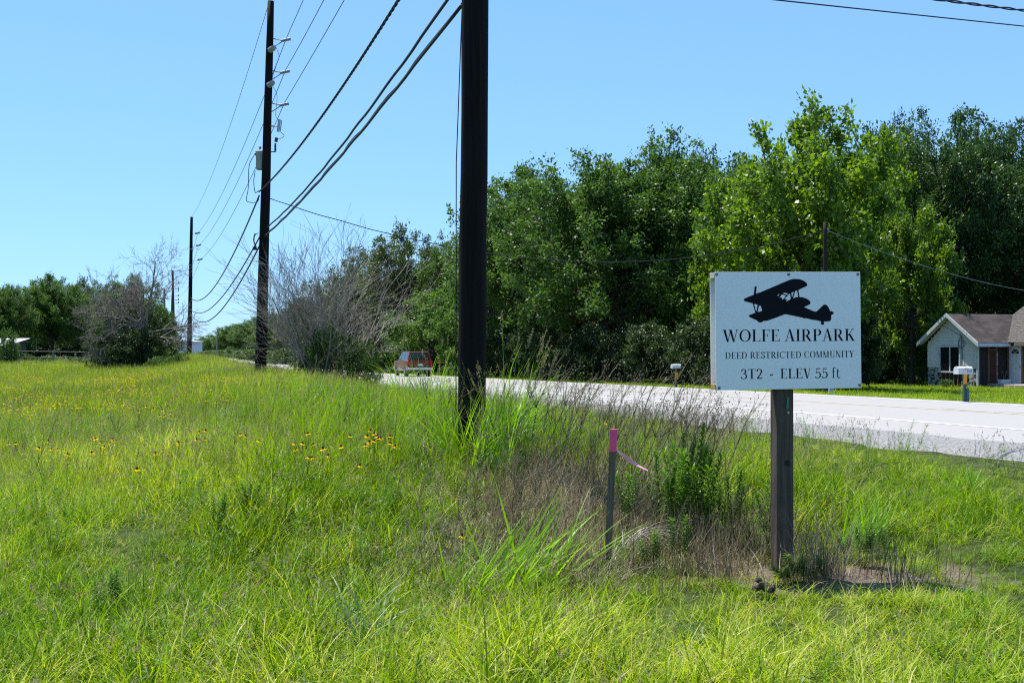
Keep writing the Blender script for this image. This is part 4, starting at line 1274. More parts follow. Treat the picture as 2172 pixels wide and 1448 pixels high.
for x in (-1.45, 1.45):
    for s in (-1, 1):
        mb = MB(); mb.lathe([(0.20, -0.12), (0.36, -0.12), (0.385, -0.08), (0.385, 0.08), (0.36, 0.12), (0.20, 0.12)], (x, s * 0.80, 0.385), 20, Matrix.Rotation(R(90), 3, 'X'))
        w_ = mb.build('wheel', blk, car, False)
        mb = MB(); mb.lathe([(0.21, -0.03), (0.20, 0.0), (0.06, 0.02), (0.05, 0.03)], (x, s * 0.915, 0.385), 14, Matrix.Rotation(R(-90 * s), 3, 'X')); mb.build('rim', mat('grey_rim', (0.35, 0.35, 0.36), rough=0.35, metal=0.6), w_)
mb = MB(); mb.tube([(-2.2, -0.45, 0.42), (-2.45, -0.45, 0.40)], 0.035, 8); mb.build('exhaust_pipe', M['metal'], car)

# ================================================================== SHED AND FENCE AT THE LEFT
SY = 104.0
sg = on_ground(20, SY)
shed = thing('shed', 'open shed with white metal roof and yellow timber posts at the left edge', 'shed', (sg.x, SY, sg.z))
zt = px2w(0, 717, SY).z - sg.z; zl = px2w(0, 733, SY - 2).z - sg.z
xr = px2w(49, 0, SY).x - sg.x; xl_ = px2w(27, 0, SY).x - sg.x
mb = MB()
nrib = 9
for k in range(nrib):       # sloping metal sheets
    xa = -3.0 + (xr + 3.0) * k / nrib; xb = -3.0 + (xr + 3.0) * (k + 1) / nrib - 0.02
    mb2 = MB(); P = [(xa, 1.6, zt), (xb, 1.6, zt), (xb - 0.9, -1.6, zl), (xa - 0.9, -1.6, zl)]
    mb2.add(P + [(p[0], p[1], p[2] - 0.04) for p in P], [[3, 2, 1, 0], [4, 5, 6, 7], [0, 1, 5, 4], [1, 2, 6, 5], [2, 3, 7, 6], [3, 0, 4, 7]])
    mb2.build('roof_sheet', mat('white_metal_roof', (0.72, 0.73, 0.75), rough=0.4) if k == 0 else bpy.data.materials['white_metal_roof'], shed)
mb = MB(); mb.prism([(-1.45, 0), (1.5, 0), (1.5, zt - 0.08), (-1.45, zl - 0.06)], 'x', xr - 0.5, xr - 0.42)
mb.build('side_wall', mat('dark_shed_boards', (0.055, 0.045, 0.042), (0.10, 0.075, 0.065), 3, 0.9, stretch=(1, 8, 0.5)), shed)
mb = MB(); mb.box((-1.6, 1.5, zt / 2), (2.8, 0.08, zt - 0.1)); mb.build('back_wall', bpy.data.materials['dark_shed_boards'], shed)
ypost = mat('yellow_timber', (0.46, 0.36, 0.15), (0.36, 0.27, 0.11), 3, 0.8)
for k, pxp in enumerate((23.5, 28, 32.5, 36.2)):
    w = px2w(pxp, 0, SY - 1.4 + k * 0.45)
    hh = zl + (zt - zl) * (0.2 + k * 0.45) / 3.2
    mb = MB(); mb.box((w.x - sg.x, -1.4 + k * 0.45, hh / 2 - 0.05), (0.13, 0.13, hh)); mb.build('post', ypost, shed)
FY = 96.0
fa = on_ground(-30, FY); fb = on_ground(189, FY - 4)
fence = thing('wire_fence', 'wire field fence with one pale top rail in front of the shed', 'fence', (fa.x, fa.y, fa.z))
dv = fb - fa
zr_a = px2w(0, 742.5, FY).z; zr_b = px2w(0, 746.5, FY - 4).z
mb = MB(); mb.tube([(0, 0, zr_a - fa.z), (dv.x * 0.5, dv.y * 0.5, (zr_a + zr_b) / 2 - fa.z - 0.02), (dv.x, dv.y, zr_b - fa.z)], 0.032, 6); mb.build('top_rail', M['dead_bark'], fence)
for zz in (0.35, 0.7, 1.0):
    mb = MB(); mb.tube([(0, 0, zz), (dv.x, dv.y, zz + dv.z)], 0.006, 4); mb.build('wire', M['metal'], fence)
for f_, nm in ((0, 'post'), (0.33, 'post'), (0.66, 'post'), (1.0, 'post')):
    mb = MB(); mb.tube([(dv.x * f_, dv.y * f_, dv.z * f_ - 0.2), (dv.x * f_, dv.y * f_, (zr_a + (zr_b - zr_a) * f_) - fa.z + 0.12)], 0.055, 7); mb.build(nm, M['grey_pole'], fence)
# distant pale building
bl = on_ground(388, 330)
t = thing('warehouse', 'tiny pale blue metal building far down the road', 'building', (bl.x, 330, bl.z))
zb = px2w(0, 723, 330).z - bl.z
mb = MB(); mb.prism([(-2.6, 0), (3.2, 0), (3.2, zb - 0.3), (-0.5, zb), (-2.6, zb - 0.4)], 'y', 0, 9); mb.build('wall', mat('pale_blue_metal', (0.45, 0.52, 0.58), rough=0.5), t)
mb = MB(); mb.prism([(-2.9, zb - 0.42), (-0.5, zb + 0.02), (3.5, zb - 0.30), (3.5, zb - 0.1), (-0.5, zb + 0.25), (-2.9, zb - 0.25)], 'y', -0.3, 9.3); mb.build('roof', bpy.data.materials['white_metal_roof'], t)
mb = MB(); mb.box((0.6, -0.03, zb - 0.9), (2.4, 0.05, 0.35)); mb.build('window', glass, t)
# ================================================================== VEGETATION BUILDERS
def unit(a):
    return a / (np.linalg.norm(a, axis=-1, keepdims=True) + 1e-9)


def leaf_quads(C, D, S, Ln, Wd, fold=0.12):
    """one four-sided leaf per row"""
    Nn = unit(np.cross(D, S))
    Ln = Ln[:, None]; Wd = Wd[:, None]
    mid = C + D * Ln * 0.45
    V = np.stack([C, mid + S * Wd * 0.5 + Nn * Wd * fold, C + D * Ln, mid - S * Wd * 0.5 + Nn * Wd * fold], 1)
    n = len(C)
    return V.reshape(-1, 3), np.arange(n * 4).reshape(n, 4)


def crown_arrays(g, H, RX, ntip, nsprig, nleaf, leafL, leafW, clump_r, zc=0.56, rz=0.44, up=0.15, flat=0.75, lob=0.28, split=0.24, rise=0.35, ncl=6, r0=0.3, fill=0.12, lean=(0, 0)):
    """branches fan out of the trunk, leaf clumps sit along their outer parts; returns leaves and the branch curves"""
    d = unit(g.normal(size=(ntip, 3)))
    d[:, 2] = np.where(d[:, 2] < -0.72, -d[:, 2] * 0.7, d[:, 2]); d = unit(d)
    lobes = unit(g.normal(size=(13, 3)) + [0, 0, 0.3])
    am = g.uniform(-0.7, 1.0, 13)
    hz = np.sqrt(1 - d[:, 2] ** 2); wide = np.minimum(np.where(d[:, 2] < 0, (hz + 1e-3) ** -0.55, 1.0), 2.2)
    fac = np.clip(0.90 + lob * (am[None] * np.exp(-(1 - d @ lobes.T) / 0.09)).sum(1) + g.normal(0, 0.05, ntip), 0.55, 1.2)
    tip = d * fac[:, None] * np.array([RX, RX, H * rz]) * np.stack([wide, wide, np.ones(ntip)], 1) + np.array([lean[0], lean[1], H * zc])
    tip[:, 2] = np.clip(tip[:, 2], H * 0.07, None)
    z0 = np.clip(H * split + (tip[:, 2] - H * split) * g.uniform(0.25, 0.5, ntip), H * 0.1, H * 0.75)
    st = np.stack([lean[0] * z0 / H + g.normal(0, 0.1, ntip), lean[1] * z0 / H + g.normal(0, 0.1, ntip), z0], 1)
    mid = st + (tip - st) * 0.5 + np.stack([g.normal(0, 0.35, ntip), g.normal(0, 0.35, ntip), rise * H * 0.1 * np.ones(ntip)], 1)
    fcl = np.concatenate([np.linspace(0.42, 1.0, ncl)])
    nclump = ntip * ncl
    ti = np.repeat(np.arange(ntip), ncl); f = np.tile(fcl, ntip) + g.normal(0, 0.04, nclump)
    fl = f[:, None]
    C = (1 - fl) ** 2 * st[ti] + 2 * fl * (1 - fl) * mid[ti] + fl ** 2 * tip[ti]
    C = C + g.normal(size=(nclump, 3)) * clump_r * (0.75 * (1.15 - fl))
    cr = clump_r * g.uniform(0.55, 1.3, nclump) * (1.25 - 0.45 * f)
    cd = unit(tip[ti] - st[ti] + g.normal(size=(nclump, 3)) * 0.8)
    n2 = nclump * nsprig
    ci = np.repeat(np.arange(nclump), nsprig)
    sd = unit(g.normal(size=(n2, 3)) + cd[ci] * 0.8 + [0, 0, up])
    sl = cr[ci] * g.uniform(0.5, 1.15, n2)
    so = C[ci] + g.normal(size=(n2, 3)) * (cr[ci][:, None]) * 0.22
    n3 = n2 * nleaf
    si = np.repeat(np.arange(n2), nleaf)
    ff = g.random(n3) ** 0.7
    P = so[si] + sd[si] * (sl[si] * ff)[:, None] * np.array([1, 1, flat]) + g.normal(size=(n3, 3)) * leafL * 0.5
    D = unit(sd[si] * 0.7 + g.normal(size=(n3, 3)) * 0.75 + [0, 0, -0.12])
    S = unit(np.cross(D, g.normal(size=(n3, 3)) * 0.6 + [0, 0, 1.0]))
    L_ = leafL * g.uniform(0.6, 1.25, n3); W_ = leafW * g.uniform(0.6, 1.25, n3)
    V, Q = leaf_quads(P, D, S, L_, W_)
    t = np.clip(0.5 + g.normal(size=n3) * 0.17 + g.normal(size=nclump)[ci[si]] * 0.12, 0, 1)
    return V, Q, np.repeat(t, 4), (st, mid, tip, split, r0, lean)


def limb_mesh(g, name, H, B, m=None, stems=1):
    st, mid, tip, split, r0, lean = B
    mb = MB()
    for s in range(stems):
        off = g.normal(size=2) * (0.0 if stems == 1 else 0.12 * H ** 0.5)
        hh = H * (0.72 if stems == 1 else 0.5)
        path = []; rad = []
        rs = r0 / math.sqrt(stems)
        for i in range(9):
            f = i / 8
            path.append((off[0] * (1 + f) + lean[0] * f * 0.72 + g.normal() * 0.06 * (i > 1), off[1] * (1 + f) + lean[1] * f * 0.72 + g.normal() * 0.06 * (i > 1), -0.3 + (hh + 0.3) * f))
            rad.append(rs * (1.35 - 0.35 * min(1, f * 6) - 0.85 * f) + 0.012)
        mb.tube(path, rad, 8)
    reach = np.linalg.norm(tip - st, axis=1)
    for k in range(len(tip)):
        big = 0.42 if k % 5 == 0 else 0.20
        P = []; Rr = []
        for i in range(7):
            f = i / 6
            p = (1 - f) ** 2 * st[k] + 2 * f * (1 - f) * mid[k] + f * f * tip[k]
            P.append(p + g.normal(size=3) * 0.05 * (0 < i < 6)); Rr.append(max(r0 * big * (1 - f) ** 1.1, 0.008) + 0.006)
        mb.tube(P, Rr, 5 if k % 5 == 0 else 4, cap=False)
    me = mb.mesh(name, True); me.materials.append(m or M['bark'])
    return me


def tree_kind(kind, seed):
    g = np.random.default_rng(seed)
    stems = 1
    if kind == 'oak':
        H, RX = 13.0, 6.4
        V, Q, t, B = crown_arrays(g, H, RX, 112, 9, 10, 0.22, 0.14, 0.95, up=0.0, lob=0.17, r0=0.36, rise=0.5)
        mt = M['oak']
    elif kind == 'dark':
        H, RX = 15.0, 5.6
        V, Q, t, B = crown_arrays(g, H, RX, 96, 9, 10, 0.23, 0.135, 1.0, zc=0.57, up=0.05, lob=0.28, r0=0.42, split=0.3)
        mt = M['oak_dark']
    elif kind == 'olive':
        H, RX = 11.0, 5.4
        V, Q, t, B = crown_arrays(g, H, RX, 84, 9, 10, 0.20, 0.13, 0.85, zc=0.53, rz=0.47, up=0.0, lob=0.22, r0=0.33, split=0.22, rise=0.8)
        mt = M['oak_olive']
    elif kind == 'syc':
        H, RX = 12.0, 5.0
        V, Q, t, B = crown_arrays(g, H, RX, 60, 10, 8, 0.25, 0.205, 0.72, zc=0.54, rz=0.46, up=0.6, flat=1.15, lob=0.55, r0=0.25, split=0.22, rise=-0.6, ncl=7)
        mt = M['syc']
    elif kind == 'bright':
        H, RX = 6.0, 3.3
        V, Q, t, B = crown_arrays(g, H, RX, 34, 11, 9, 0.20, 0.11, 0.66, zc=0.52, rz=0.48, flat=0.5, r0=0.13, split=0.15, ncl=5)
        mt = M['bright']; stems = 2
    elif kind == 'shrub':
        H, RX = 2.6, 1.7
        V, Q, t, B = crown_arrays(g, H, RX, 22, 10, 8, 0.13, 0.085, 0.38, zc=0.48, rz=0.5, r0=0.045, split=0.1, ncl=4)
        mt = M['shrub']; stems = 4
    elif kind == 'vine':
        H, RX = 3.6, 2.0
        V, Q, t, B = crown_arrays(g, H, RX, 28, 10, 9, 0.14, 0.095, 0.46, zc=0.48, rz=0.5, r0=0.05, split=0.1, ncl=4, lob=0.45)
        mt = M['vine']; stems = 4
    me = mesh_np('crown', V, Q, t); me.materials.append(mt)
    tm = limb_mesh(g, 'trunk', H, B, stems=stems)
    return me, tm, H, RX


KINDS = {}
for kind, n in (('oak', 3), ('dark', 2), ('olive', 2), ('syc', 2), ('bright', 2), ('shrub', 2), ('vine', 2)):
    KINDS[kind] = [tree_kind(kind, 100 + 17 * i + len(kind) * 7) for i in range(n)]


def tree(kind, v, px, Y, top_py, width_px, name, label, cat='tree', group=None, rz=None, bury=0.15):
    crown_me, trunk_me, H, RX = KINDS[kind][v % len(KINDS[kind])]
    g = on_ground(px, Y)
    h = EYE - (top_py - HZ) / F * Y - g.z
    w = width_px / F * Y
    t = thing(name, label, cat, (g.x, g.y, g.z - bury), rng.uniform(0, 6.28) if rz is None else rz, group, (w / (2 * RX), w / (2 * RX), h / H))
    link('trunk', trunk_me, t); link('crown', crown_me, t)
    return t


THICK = 'trees massed beyond the road'
tree('oak', 0, 1130, 86, 345, 380, 'oak_tree', 'broad dark green oak just right of the near pole, rounded low top', group=THICK, rz=0.6)
tree('oak', 1, 1285, 73, 322, 470, 'oak_tree', 'largest dark green oak filling the middle between near pole and sign', group=THICK, rz=1.9)
tree('oak', 2, 1430, 77, 290, 380, 'oak_tree', 'tall dark oak whose two tufted tops rise left of the bright sycamore', group=THICK, rz=3.3)
tree('syc', 0, 1715, 54, 222, 410, 'sycamore_tree', 'tall yellow green sycamore directly above the sign', group=THICK, rz=0.4)
tree('syc', 1, 1590, 60, 290, 270, 'sycamore_tree', 'yellow green sycamore left of the tallest one, above the sign\'s left corner', group=THICK, rz=2.1)
tree('syc', 1, 1935, 66, 395, 215, 'sycamore_tree', 'low yellow green sycamore between the sign and the house', group=THICK, rz=4.4)
tree('syc', 0, 1855, 74, 275, 215, 'sycamore_tree', 'yellow green sycamore with rounded top right of the tallest one', group=THICK, rz=5.2)
tree('dark', 0, 2015, 74, 222, 330, 'oak_tree', 'very dark tall oak rising behind the house', group=THICK, rz=1.0)
tree('dark', 1, 2135, 78, 258, 270, 'oak_tree', 'very dark oak at the right edge behind the house roof', group=THICK, rz=2.6)
tree('dark', 1, 1890, 82, 248, 230, 'oak_tree', 'dark oak peeping out behind the sycamores', group=THICK, rz=0.2)
tree('dark', 0, 2260, 72, 300, 300, 'oak_tree', 'very dark oak cut off by the right edge of the picture', group=THICK, rz=4.0)
tree('bright', 0, 1040, 97, 428, 190, 'young_tree', 'lighter green tree showing right beside the near pole', group=THICK)
tree('olive', 0, 868, 118, 482, 230, 'oak_tree', 'olive toned oak with a bushy top left of the near pole', group=THICK, rz=0.9)
tree('olive', 1, 775, 134, 540, 200, 'oak_tree', 'olive oak behind the dead bush, sloping down leftwards', group=THICK, rz=2.2)
tree('oak', 2, 965, 112, 512, 190, 'oak_tree', 'green oak directly behind the thick near pole', group=THICK, rz=5.0)
tree('bright', 1, 920, 101, 612, 190, 'young_tree', 'light green spreading tree above the red car', group=THICK, rz=0.5)
tree('bright', 0, 985, 94, 650, 150, 'young_tree', 'light green low tree between the red car and the near pole', group=THICK, rz=3.5)
for k, (px, Y, top, w) in enumerate(((705, 166, 585, 160), (648, 198, 640, 150), (600, 232, 655, 140), (548, 275, 672, 130), (505, 325, 684, 120), (462, 370, 706, 95), (430, 400, 716, 70))):
    tree('olive' if k in (0, 1) else 'oak', k, px, Y, top, w, 'oak_tree', ['grey green oak half hidden by the dead bush', 'oak in the receding row just left of the dead bush', 'oak in the receding row beside the transformer pole', 'far oak in the row right of the slim pole', 'far small oak in the row right of the slim pole', 'tiny rounded far tree right of the slim pole', 'last tiny tree of the row next to the slim pole'][k], group='trees receding along the road')
back = 'trees standing deep in the thicket'
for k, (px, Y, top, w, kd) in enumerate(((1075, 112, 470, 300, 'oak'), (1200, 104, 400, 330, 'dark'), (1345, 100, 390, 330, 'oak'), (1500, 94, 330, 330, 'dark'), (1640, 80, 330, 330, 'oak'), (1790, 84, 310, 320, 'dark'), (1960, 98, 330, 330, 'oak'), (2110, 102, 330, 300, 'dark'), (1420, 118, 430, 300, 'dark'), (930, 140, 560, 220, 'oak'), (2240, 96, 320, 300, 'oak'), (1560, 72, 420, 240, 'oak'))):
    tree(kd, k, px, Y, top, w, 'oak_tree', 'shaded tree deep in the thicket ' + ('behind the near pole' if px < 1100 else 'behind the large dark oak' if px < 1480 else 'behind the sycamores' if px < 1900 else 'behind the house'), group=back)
under = 'shrubs in the shade under the thicket'
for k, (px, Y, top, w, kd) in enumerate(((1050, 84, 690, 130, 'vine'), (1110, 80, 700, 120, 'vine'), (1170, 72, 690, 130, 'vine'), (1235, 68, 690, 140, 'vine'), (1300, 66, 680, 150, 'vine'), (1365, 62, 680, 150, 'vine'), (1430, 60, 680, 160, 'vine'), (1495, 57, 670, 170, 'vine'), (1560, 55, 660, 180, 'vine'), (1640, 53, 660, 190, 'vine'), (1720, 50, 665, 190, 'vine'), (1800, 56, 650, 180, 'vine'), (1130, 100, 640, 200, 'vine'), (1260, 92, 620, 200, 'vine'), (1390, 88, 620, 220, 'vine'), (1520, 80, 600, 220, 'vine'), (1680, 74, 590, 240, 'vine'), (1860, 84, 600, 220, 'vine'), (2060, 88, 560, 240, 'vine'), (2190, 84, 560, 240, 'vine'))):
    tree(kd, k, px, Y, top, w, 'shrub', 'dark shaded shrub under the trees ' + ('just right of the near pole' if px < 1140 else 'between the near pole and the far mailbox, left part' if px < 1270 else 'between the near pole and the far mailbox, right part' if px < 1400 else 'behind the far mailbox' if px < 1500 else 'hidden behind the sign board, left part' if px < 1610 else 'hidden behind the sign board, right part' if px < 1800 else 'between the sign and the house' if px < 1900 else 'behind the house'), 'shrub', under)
for k, (px, Y, top, w, lab) in enumerate(((1870, 70, 742, 95, 'sunlit green shrub right of the sign near the lawn'), (1925, 69, 730, 80, 'sunlit green shrub touching the left wall of the house'), (1955, 66, 690, 70, 'tall leafy shrub behind the left corner of the house'), (2008, 59.3, 797, 36, 'small green bush growing below the house window'), (1830, 70, 690, 120, 'green shrub in a gap of light behind the sign\'s right edge'))):
    tree('shrub', k, px, Y, top, w, 'shrub', lab, 'shrub', 'shrubs round the house')
for k, (px, Y, top, w) in enumerate(((960, 90, 770, 60), (820, 112, 740, 90), (735, 128, 745, 80), (660, 150, 740, 90), (600, 180, 735, 90), (535, 220, 738, 90), (480, 280, 738, 90), (440, 300, 742, 60))):
    tree('shrub', k, px, Y, top, w, 'shrub', ['bush at the road edge right of the red car', 'bush left of the red car behind the dead branches', 'bush behind the dead bush near the road', 'bush left of the dead bush base', 'bush beside the transformer pole foot', 'far bush left of the transformer pole', 'far bush in the gap right of the slim pole', 'far low bush next to the slim pole'][k], 'shrub', 'bushes lining the far road side')
for k, (px, Y, top, w, kd, lab) in enumerate(((1880, 70, 545, 150, 'bright', 'green sapling between the sign and the house, taller one'), (1845, 76, 640, 90, 'bright', 'green sapling just right of the sign edge'), (1475, 70, 560, 150, 'bright', 'green sapling left of the sign in the thicket'), (1960, 84, 560, 170, 'bright', 'green tree low behind the house ridge'))):
    tree(kd, k, px, Y, top, w, 'young_tree', lab, group=THICK)
LEFT = 'trees at the left side of the field'
for px, Y, top, w, kd, v, lab in ((112, 122, 578, 170, 'oak', 0, 'dense green tree behind the wire fence right of the shed'), (18, 116, 596, 130, 'oak', 1, 'dark tree at the left edge behind the shed'), (190, 132, 590, 150, 'olive', 0, 'olive tree left of the grey dead tree'), (272, 108, 582, 150, 'oak', 2, 'rounded green tree directly behind the grey dead tree'), (-60, 112, 600, 160, 'oak', 0, 'tree cut off by the left picture edge'), (335, 112, 640, 90, 'oak', 1, 'green tree behind the right half of the dead tree'), (60, 150, 610, 180, 'dark', 0, 'dark tree further back behind the shed'), (150, 150, 605, 170, 'dark', 1, 'dark tree further back behind the fence')):
    tree(kd, v, px, Y, top, w, 'oak_tree', lab, group=LEFT)
for px, Y, top, w, kd, lab in ((250, 66, 640, 130, 'vine', 'dark vine covered bush left of the dead tree trunk'), (320, 67, 655, 110, 'vine', 'dark vine covered bush right of the dead tree trunk'), (285, 64, 690, 120, 'vine', 'dark low bush at the foot of the dead tree'), (210, 68, 720, 70, 'vine', 'low dark bush at the left end of the dead tree'), (362, 74, 712, 70, 'shrub', 'green bush at the foot of the grey pole'), (375, 62, 745, 60, 'shrub', 'bright green low bush left of the slim pole foot'), (335, 60, 748, 50, 'shrub', 'bright low bush in front of the dead tree'), (12, 92, 690, 60, 'shrub', 'light green sapling in front of the shed roof'), (100, 100, 748, 60, 'shrub', 'low bush under the fence rail'), (160, 92, 752, 60, 'shrub', 'low green bush by the fence end post'), (185, 80, 757, 70, 'shrub', 'weedy bush left of the dead tree foot'), (60, 104, 745, 40, 'shrub', 'thin bush right of the shed posts'), (695, 32.6, 668, 80, 'shrub', 'green bush growing inside the dead twiggy bush'), (760, 32.8, 700, 85, 'shrub', 'green bush at the right side of the dead twiggy bush'), (650, 32.8, 735, 60, 'shrub', 'small green bush at the left side of the dead twiggy bush')):
    tree(kd, int(px) % 2, px, Y, top, w, 'shrub', lab, 'shrub', 'bushes in the field')

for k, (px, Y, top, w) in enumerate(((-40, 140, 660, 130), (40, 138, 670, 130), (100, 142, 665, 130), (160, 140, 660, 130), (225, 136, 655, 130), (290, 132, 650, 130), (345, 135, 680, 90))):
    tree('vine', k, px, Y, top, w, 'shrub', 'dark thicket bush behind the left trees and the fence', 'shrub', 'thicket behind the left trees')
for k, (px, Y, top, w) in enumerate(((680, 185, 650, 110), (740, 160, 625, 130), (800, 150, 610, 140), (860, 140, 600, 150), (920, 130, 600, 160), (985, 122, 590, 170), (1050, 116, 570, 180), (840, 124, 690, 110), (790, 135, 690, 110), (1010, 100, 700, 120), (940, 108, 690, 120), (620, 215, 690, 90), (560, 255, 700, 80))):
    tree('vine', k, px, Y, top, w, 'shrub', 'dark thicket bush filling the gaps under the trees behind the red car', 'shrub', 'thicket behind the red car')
# ------------------------------------------------------------------ dead trees
def rot_about(v, ax, an):
    return Matrix.Rotation(an, 3, ax) @ v


def dead_branch(mb, p, d, ln, r, depth, rr, up, kids, spread, tw):
    n = 5 if depth > 0 else 4
    P = [p.copy()]; dd = d.copy(); Rr = [r]
    for i in range(n):
        dd = (dd + Vector((rr.gauss(0, 0.13), rr.gauss(0, 0.13), rr.gauss(0, 0.10) + up))).normalized()
        P.append(P[-1] + dd * ln / n); Rr.append(max(r * (1 - 0.8 * (i + 1) / n), 0.0035))
    mb.tube(P, Rr, 5 if r > 0.03 else 3, cap=False)
    if depth == 0: return
    nk = kids[depth - 1]
    for k in range(nk):
        f = rr.uniform(0.25, 1.0)
        i = min(int(f * n), n - 1)
        q = P[i].lerp(P[i + 1], f * n - i)
        base = (P[i + 1] - P[i]).normalized()
        ax = base.cross(Vector((rr.gauss(0, 1), rr.gauss(0, 1), rr.gauss(0, 1)))).normalized()
        nd = rot_about(base, ax, rr.uniform(*spread))
        dead_branch(mb, q, nd, ln * rr.uniform(0.38, 0.72) * (1.1 - 0.4 * f), max(Rr[i] * 0.55, tw), depth - 1, rr, up, kids, spread, tw)


g = on_ground(292, 65)
dt = thing('dead_tree', 'grey leafless dead tree with sprawling tangled branches at the left', 'dead tree', g)
mb = MB(); rr = random.Random(5)
Hs = 65 / F
mb.tube([(0, 0, -0.3), (0.1, 0, 1.0), (0.28, 0, 2.2), (0.35, 0.05, 3.0)], [0.24, 0.20, 0.17, 0.14], 8)
mb.build('trunk', M['dead_bark'], dt, True)
mb = MB()
limbs = [((-1.0, 0.1, 0.45), 3.0, 0.0), ((-1, -0.3, 0.15), 3.1, -0.02), ((-0.8, 0.3, 0.85), 3.0, 0.0), ((-1, -0.5, -0.05), 2.6, -0.05), ((-0.5, -0.4, 0.5), 2.4, 0.0), ((0.1, -0.6, 0.6), 2.2, 0.0), ((-0.2, -0.5, 1.0), 2.4, 0.0), ((0.28, 0.1, 1.0), 4.4, 0.02), ((0.55, -0.2, 0.9), 4.0, 0.02), ((1, 0.1, 0.28), 3.2, 0.0), ((0.9, -0.4, 0.1), 2.8, -0.03),
         ((-0.4, -0.5, 0.8), 3.2, 0.0), ((-0.3, 0.4, 0.9), 3.0, 0.0), ((-0.9, 0.4, 0.3), 3.2, -0.02), ((-0.7, -0.7, 0.3), 3.0, -0.03), ((0.2, -0.8, 0.5), 2.6, -0.02)]
for k, (d, ln, up) in enumerate(limbs):
    z = 1.7 + 1.3 * rr.random()
    dead_branch(mb, Vector((0.28, 0, z)), Vector(d).normalized(), ln, 0.085, 3, rr, up, (5, 7, 7), (0.35, 1.1), 0.009)
mb.build('branches', M['dead_bark'], dt, True)
g = on_ground(690, 33.2)
db = thing('dead_bush', 'dead brown twiggy bush fanning out beside the transformer pole', 'dead bush', g)
mb = MB(); rr = random.Random(9)
for k in range(36):
    an = rr.uniform(0, 6.28); sp_ = abs(rr.gauss(0.42, 0.28))
    d = Vector((math.cos(an) * sp_, math.sin(an) * sp_ * 0.9, 1.0)).normalized()
    ln = rr.uniform(2.6, 4.3) * (1.0 if sp_ < 0.6 else 0.72)
    dead_branch(mb, Vector((rr.gauss(0, 0.25), rr.gauss(0, 0.25), -0.1)), d, ln, 0.030, 2, rr, 0.025, (6, 9), (0.25, 0.7), 0.0055)
for k in range(7):
    an = rr.uniform(0, 6.28)
    d = Vector((math.cos(an), math.sin(an), 0.3)).normalized()
    dead_branch(mb, Vector((rr.gauss(0, 0.2), rr.gauss(0, 0.2), rr.uniform(0.2, 0.9))), d, rr.uniform(1.2, 2.3), 0.02, 2, rr, -0.01, (5, 6), (0.3, 0.9), 0.005)
mb.build('stems', M['dead_twig'], db, True)

# ================================================================== GRASS
def blades(g, n, rad, ln, wd, lean, curl, seg=3, wind=0.0, taper=1.6, tint=(0.5, 0.16)):
    a = g.uniform(0, 6.28, n); r = rad * np.sqrt(g.random(n))
    B = np.stack([r * np.cos(a), r * np.sin(a), np.full(n, -0.02)], 1)
    th = g.uniform(0, 6.28, n)
    if wind: th = np.where(g.random(n) < wind, g.normal(0.0, 0.7, n), th)
    L_ = g.uniform(*ln, n); W_ = g.uniform(*wd, n); l0 = g.uniform(*lean, n); cu = g.uniform(*curl, n)
    H_ = np.stack([np.cos(th), np.sin(th), np.zeros(n)], 1); S_ = np.stack([-np.sin(th), np.cos(th), np.zeros(n)], 1)
    yaw = g.normal(0, 0.5, n)
    S_ = unit(S_ * np.cos(yaw)[:, None] + H_ * np.sin(yaw)[:, None])
    V = []; P = B.copy()
    for i in range(seg + 1):
        s = i / seg
        w = W_ * (1 - s ** taper) * 0.5 + 0.0003
        V.append(P + S_ * w[:, None]); V.append(P - S_ * w[:, None])
        ph = l0 + cu * (s + 0.5 / seg)
        P = P + (H_ * np.sin(ph)[:, None] + np.array([0, 0, 1.0]) * np.cos(ph)[:, None]) * (L_ / seg)[:, None]
    V = np.stack(V, 1)                      # n, 2(seg+1), 3
    k = 2 * (seg + 1)
    base = (np.arange(n) * k)[:, None]
    Q = np.concatenate([base + np.array([2 * i, 2 * i + 1, 2 * i + 3, 2 * i + 2]) for i in range(seg)], 0)
    t = np.clip(g.normal(tint[0], tint[1], n), 0, 1)
    return V.reshape(-1, 3), Q, np.repeat(t, k)


def join(parts):
    Vs, Qs, Ts, o = [], [], [], 0
    for V, Q, T in parts:
        Vs.append(V); Qs.append(Q + o); Ts.append(T); o += len(V)
    return np.concatenate(Vs), np.concatenate(Qs), np.concatenate(Ts)


def seed_heads(g, n, rad, ln, r_head, tint=(0.6, 0.2), dens=16, leafL=0.03, stem_w=0.002, lean=(0.05, 0.3)):
    """thin upright stems topped with loose heads"""
    V, Q, T = blades(g, n, rad, ln, (stem_w, stem_w * 1.6), lean, (0.05, 0.5), 3, 0.6, 3.0, (0.45, 0.12))
    k = 8
    tips = V.reshape(n, k, 3)[:, -1]; prev = V.reshape(n, k, 3)[:, -4]
    ax = unit(tips - prev)
    m = n * dens
    si = np.repeat(np.arange(n), dens)
    f = g.random(m)
    C = tips[si] - ax[si] * (f * r_head * 2.6)[:, None] + g.normal(size=(m, 3)) * (r_head * 0.16 * (0.3 + f))[:, None]
    D = unit(ax[si] + g.normal(size=(m, 3)) * 0.5); S = unit(np.cross(D, g.normal(size=(m, 3))))
    lv, lq = leaf_quads(C, D, S, leafL * g.uniform(0.6, 1.3, m), leafL * 0.35 * np.ones(m))
    return (V, Q, T), (lv, lq, np.repeat(np.clip(g.normal(*tint, m), 0, 1), 4))


PROTO = bpy.data.collections.new("grass_sources")


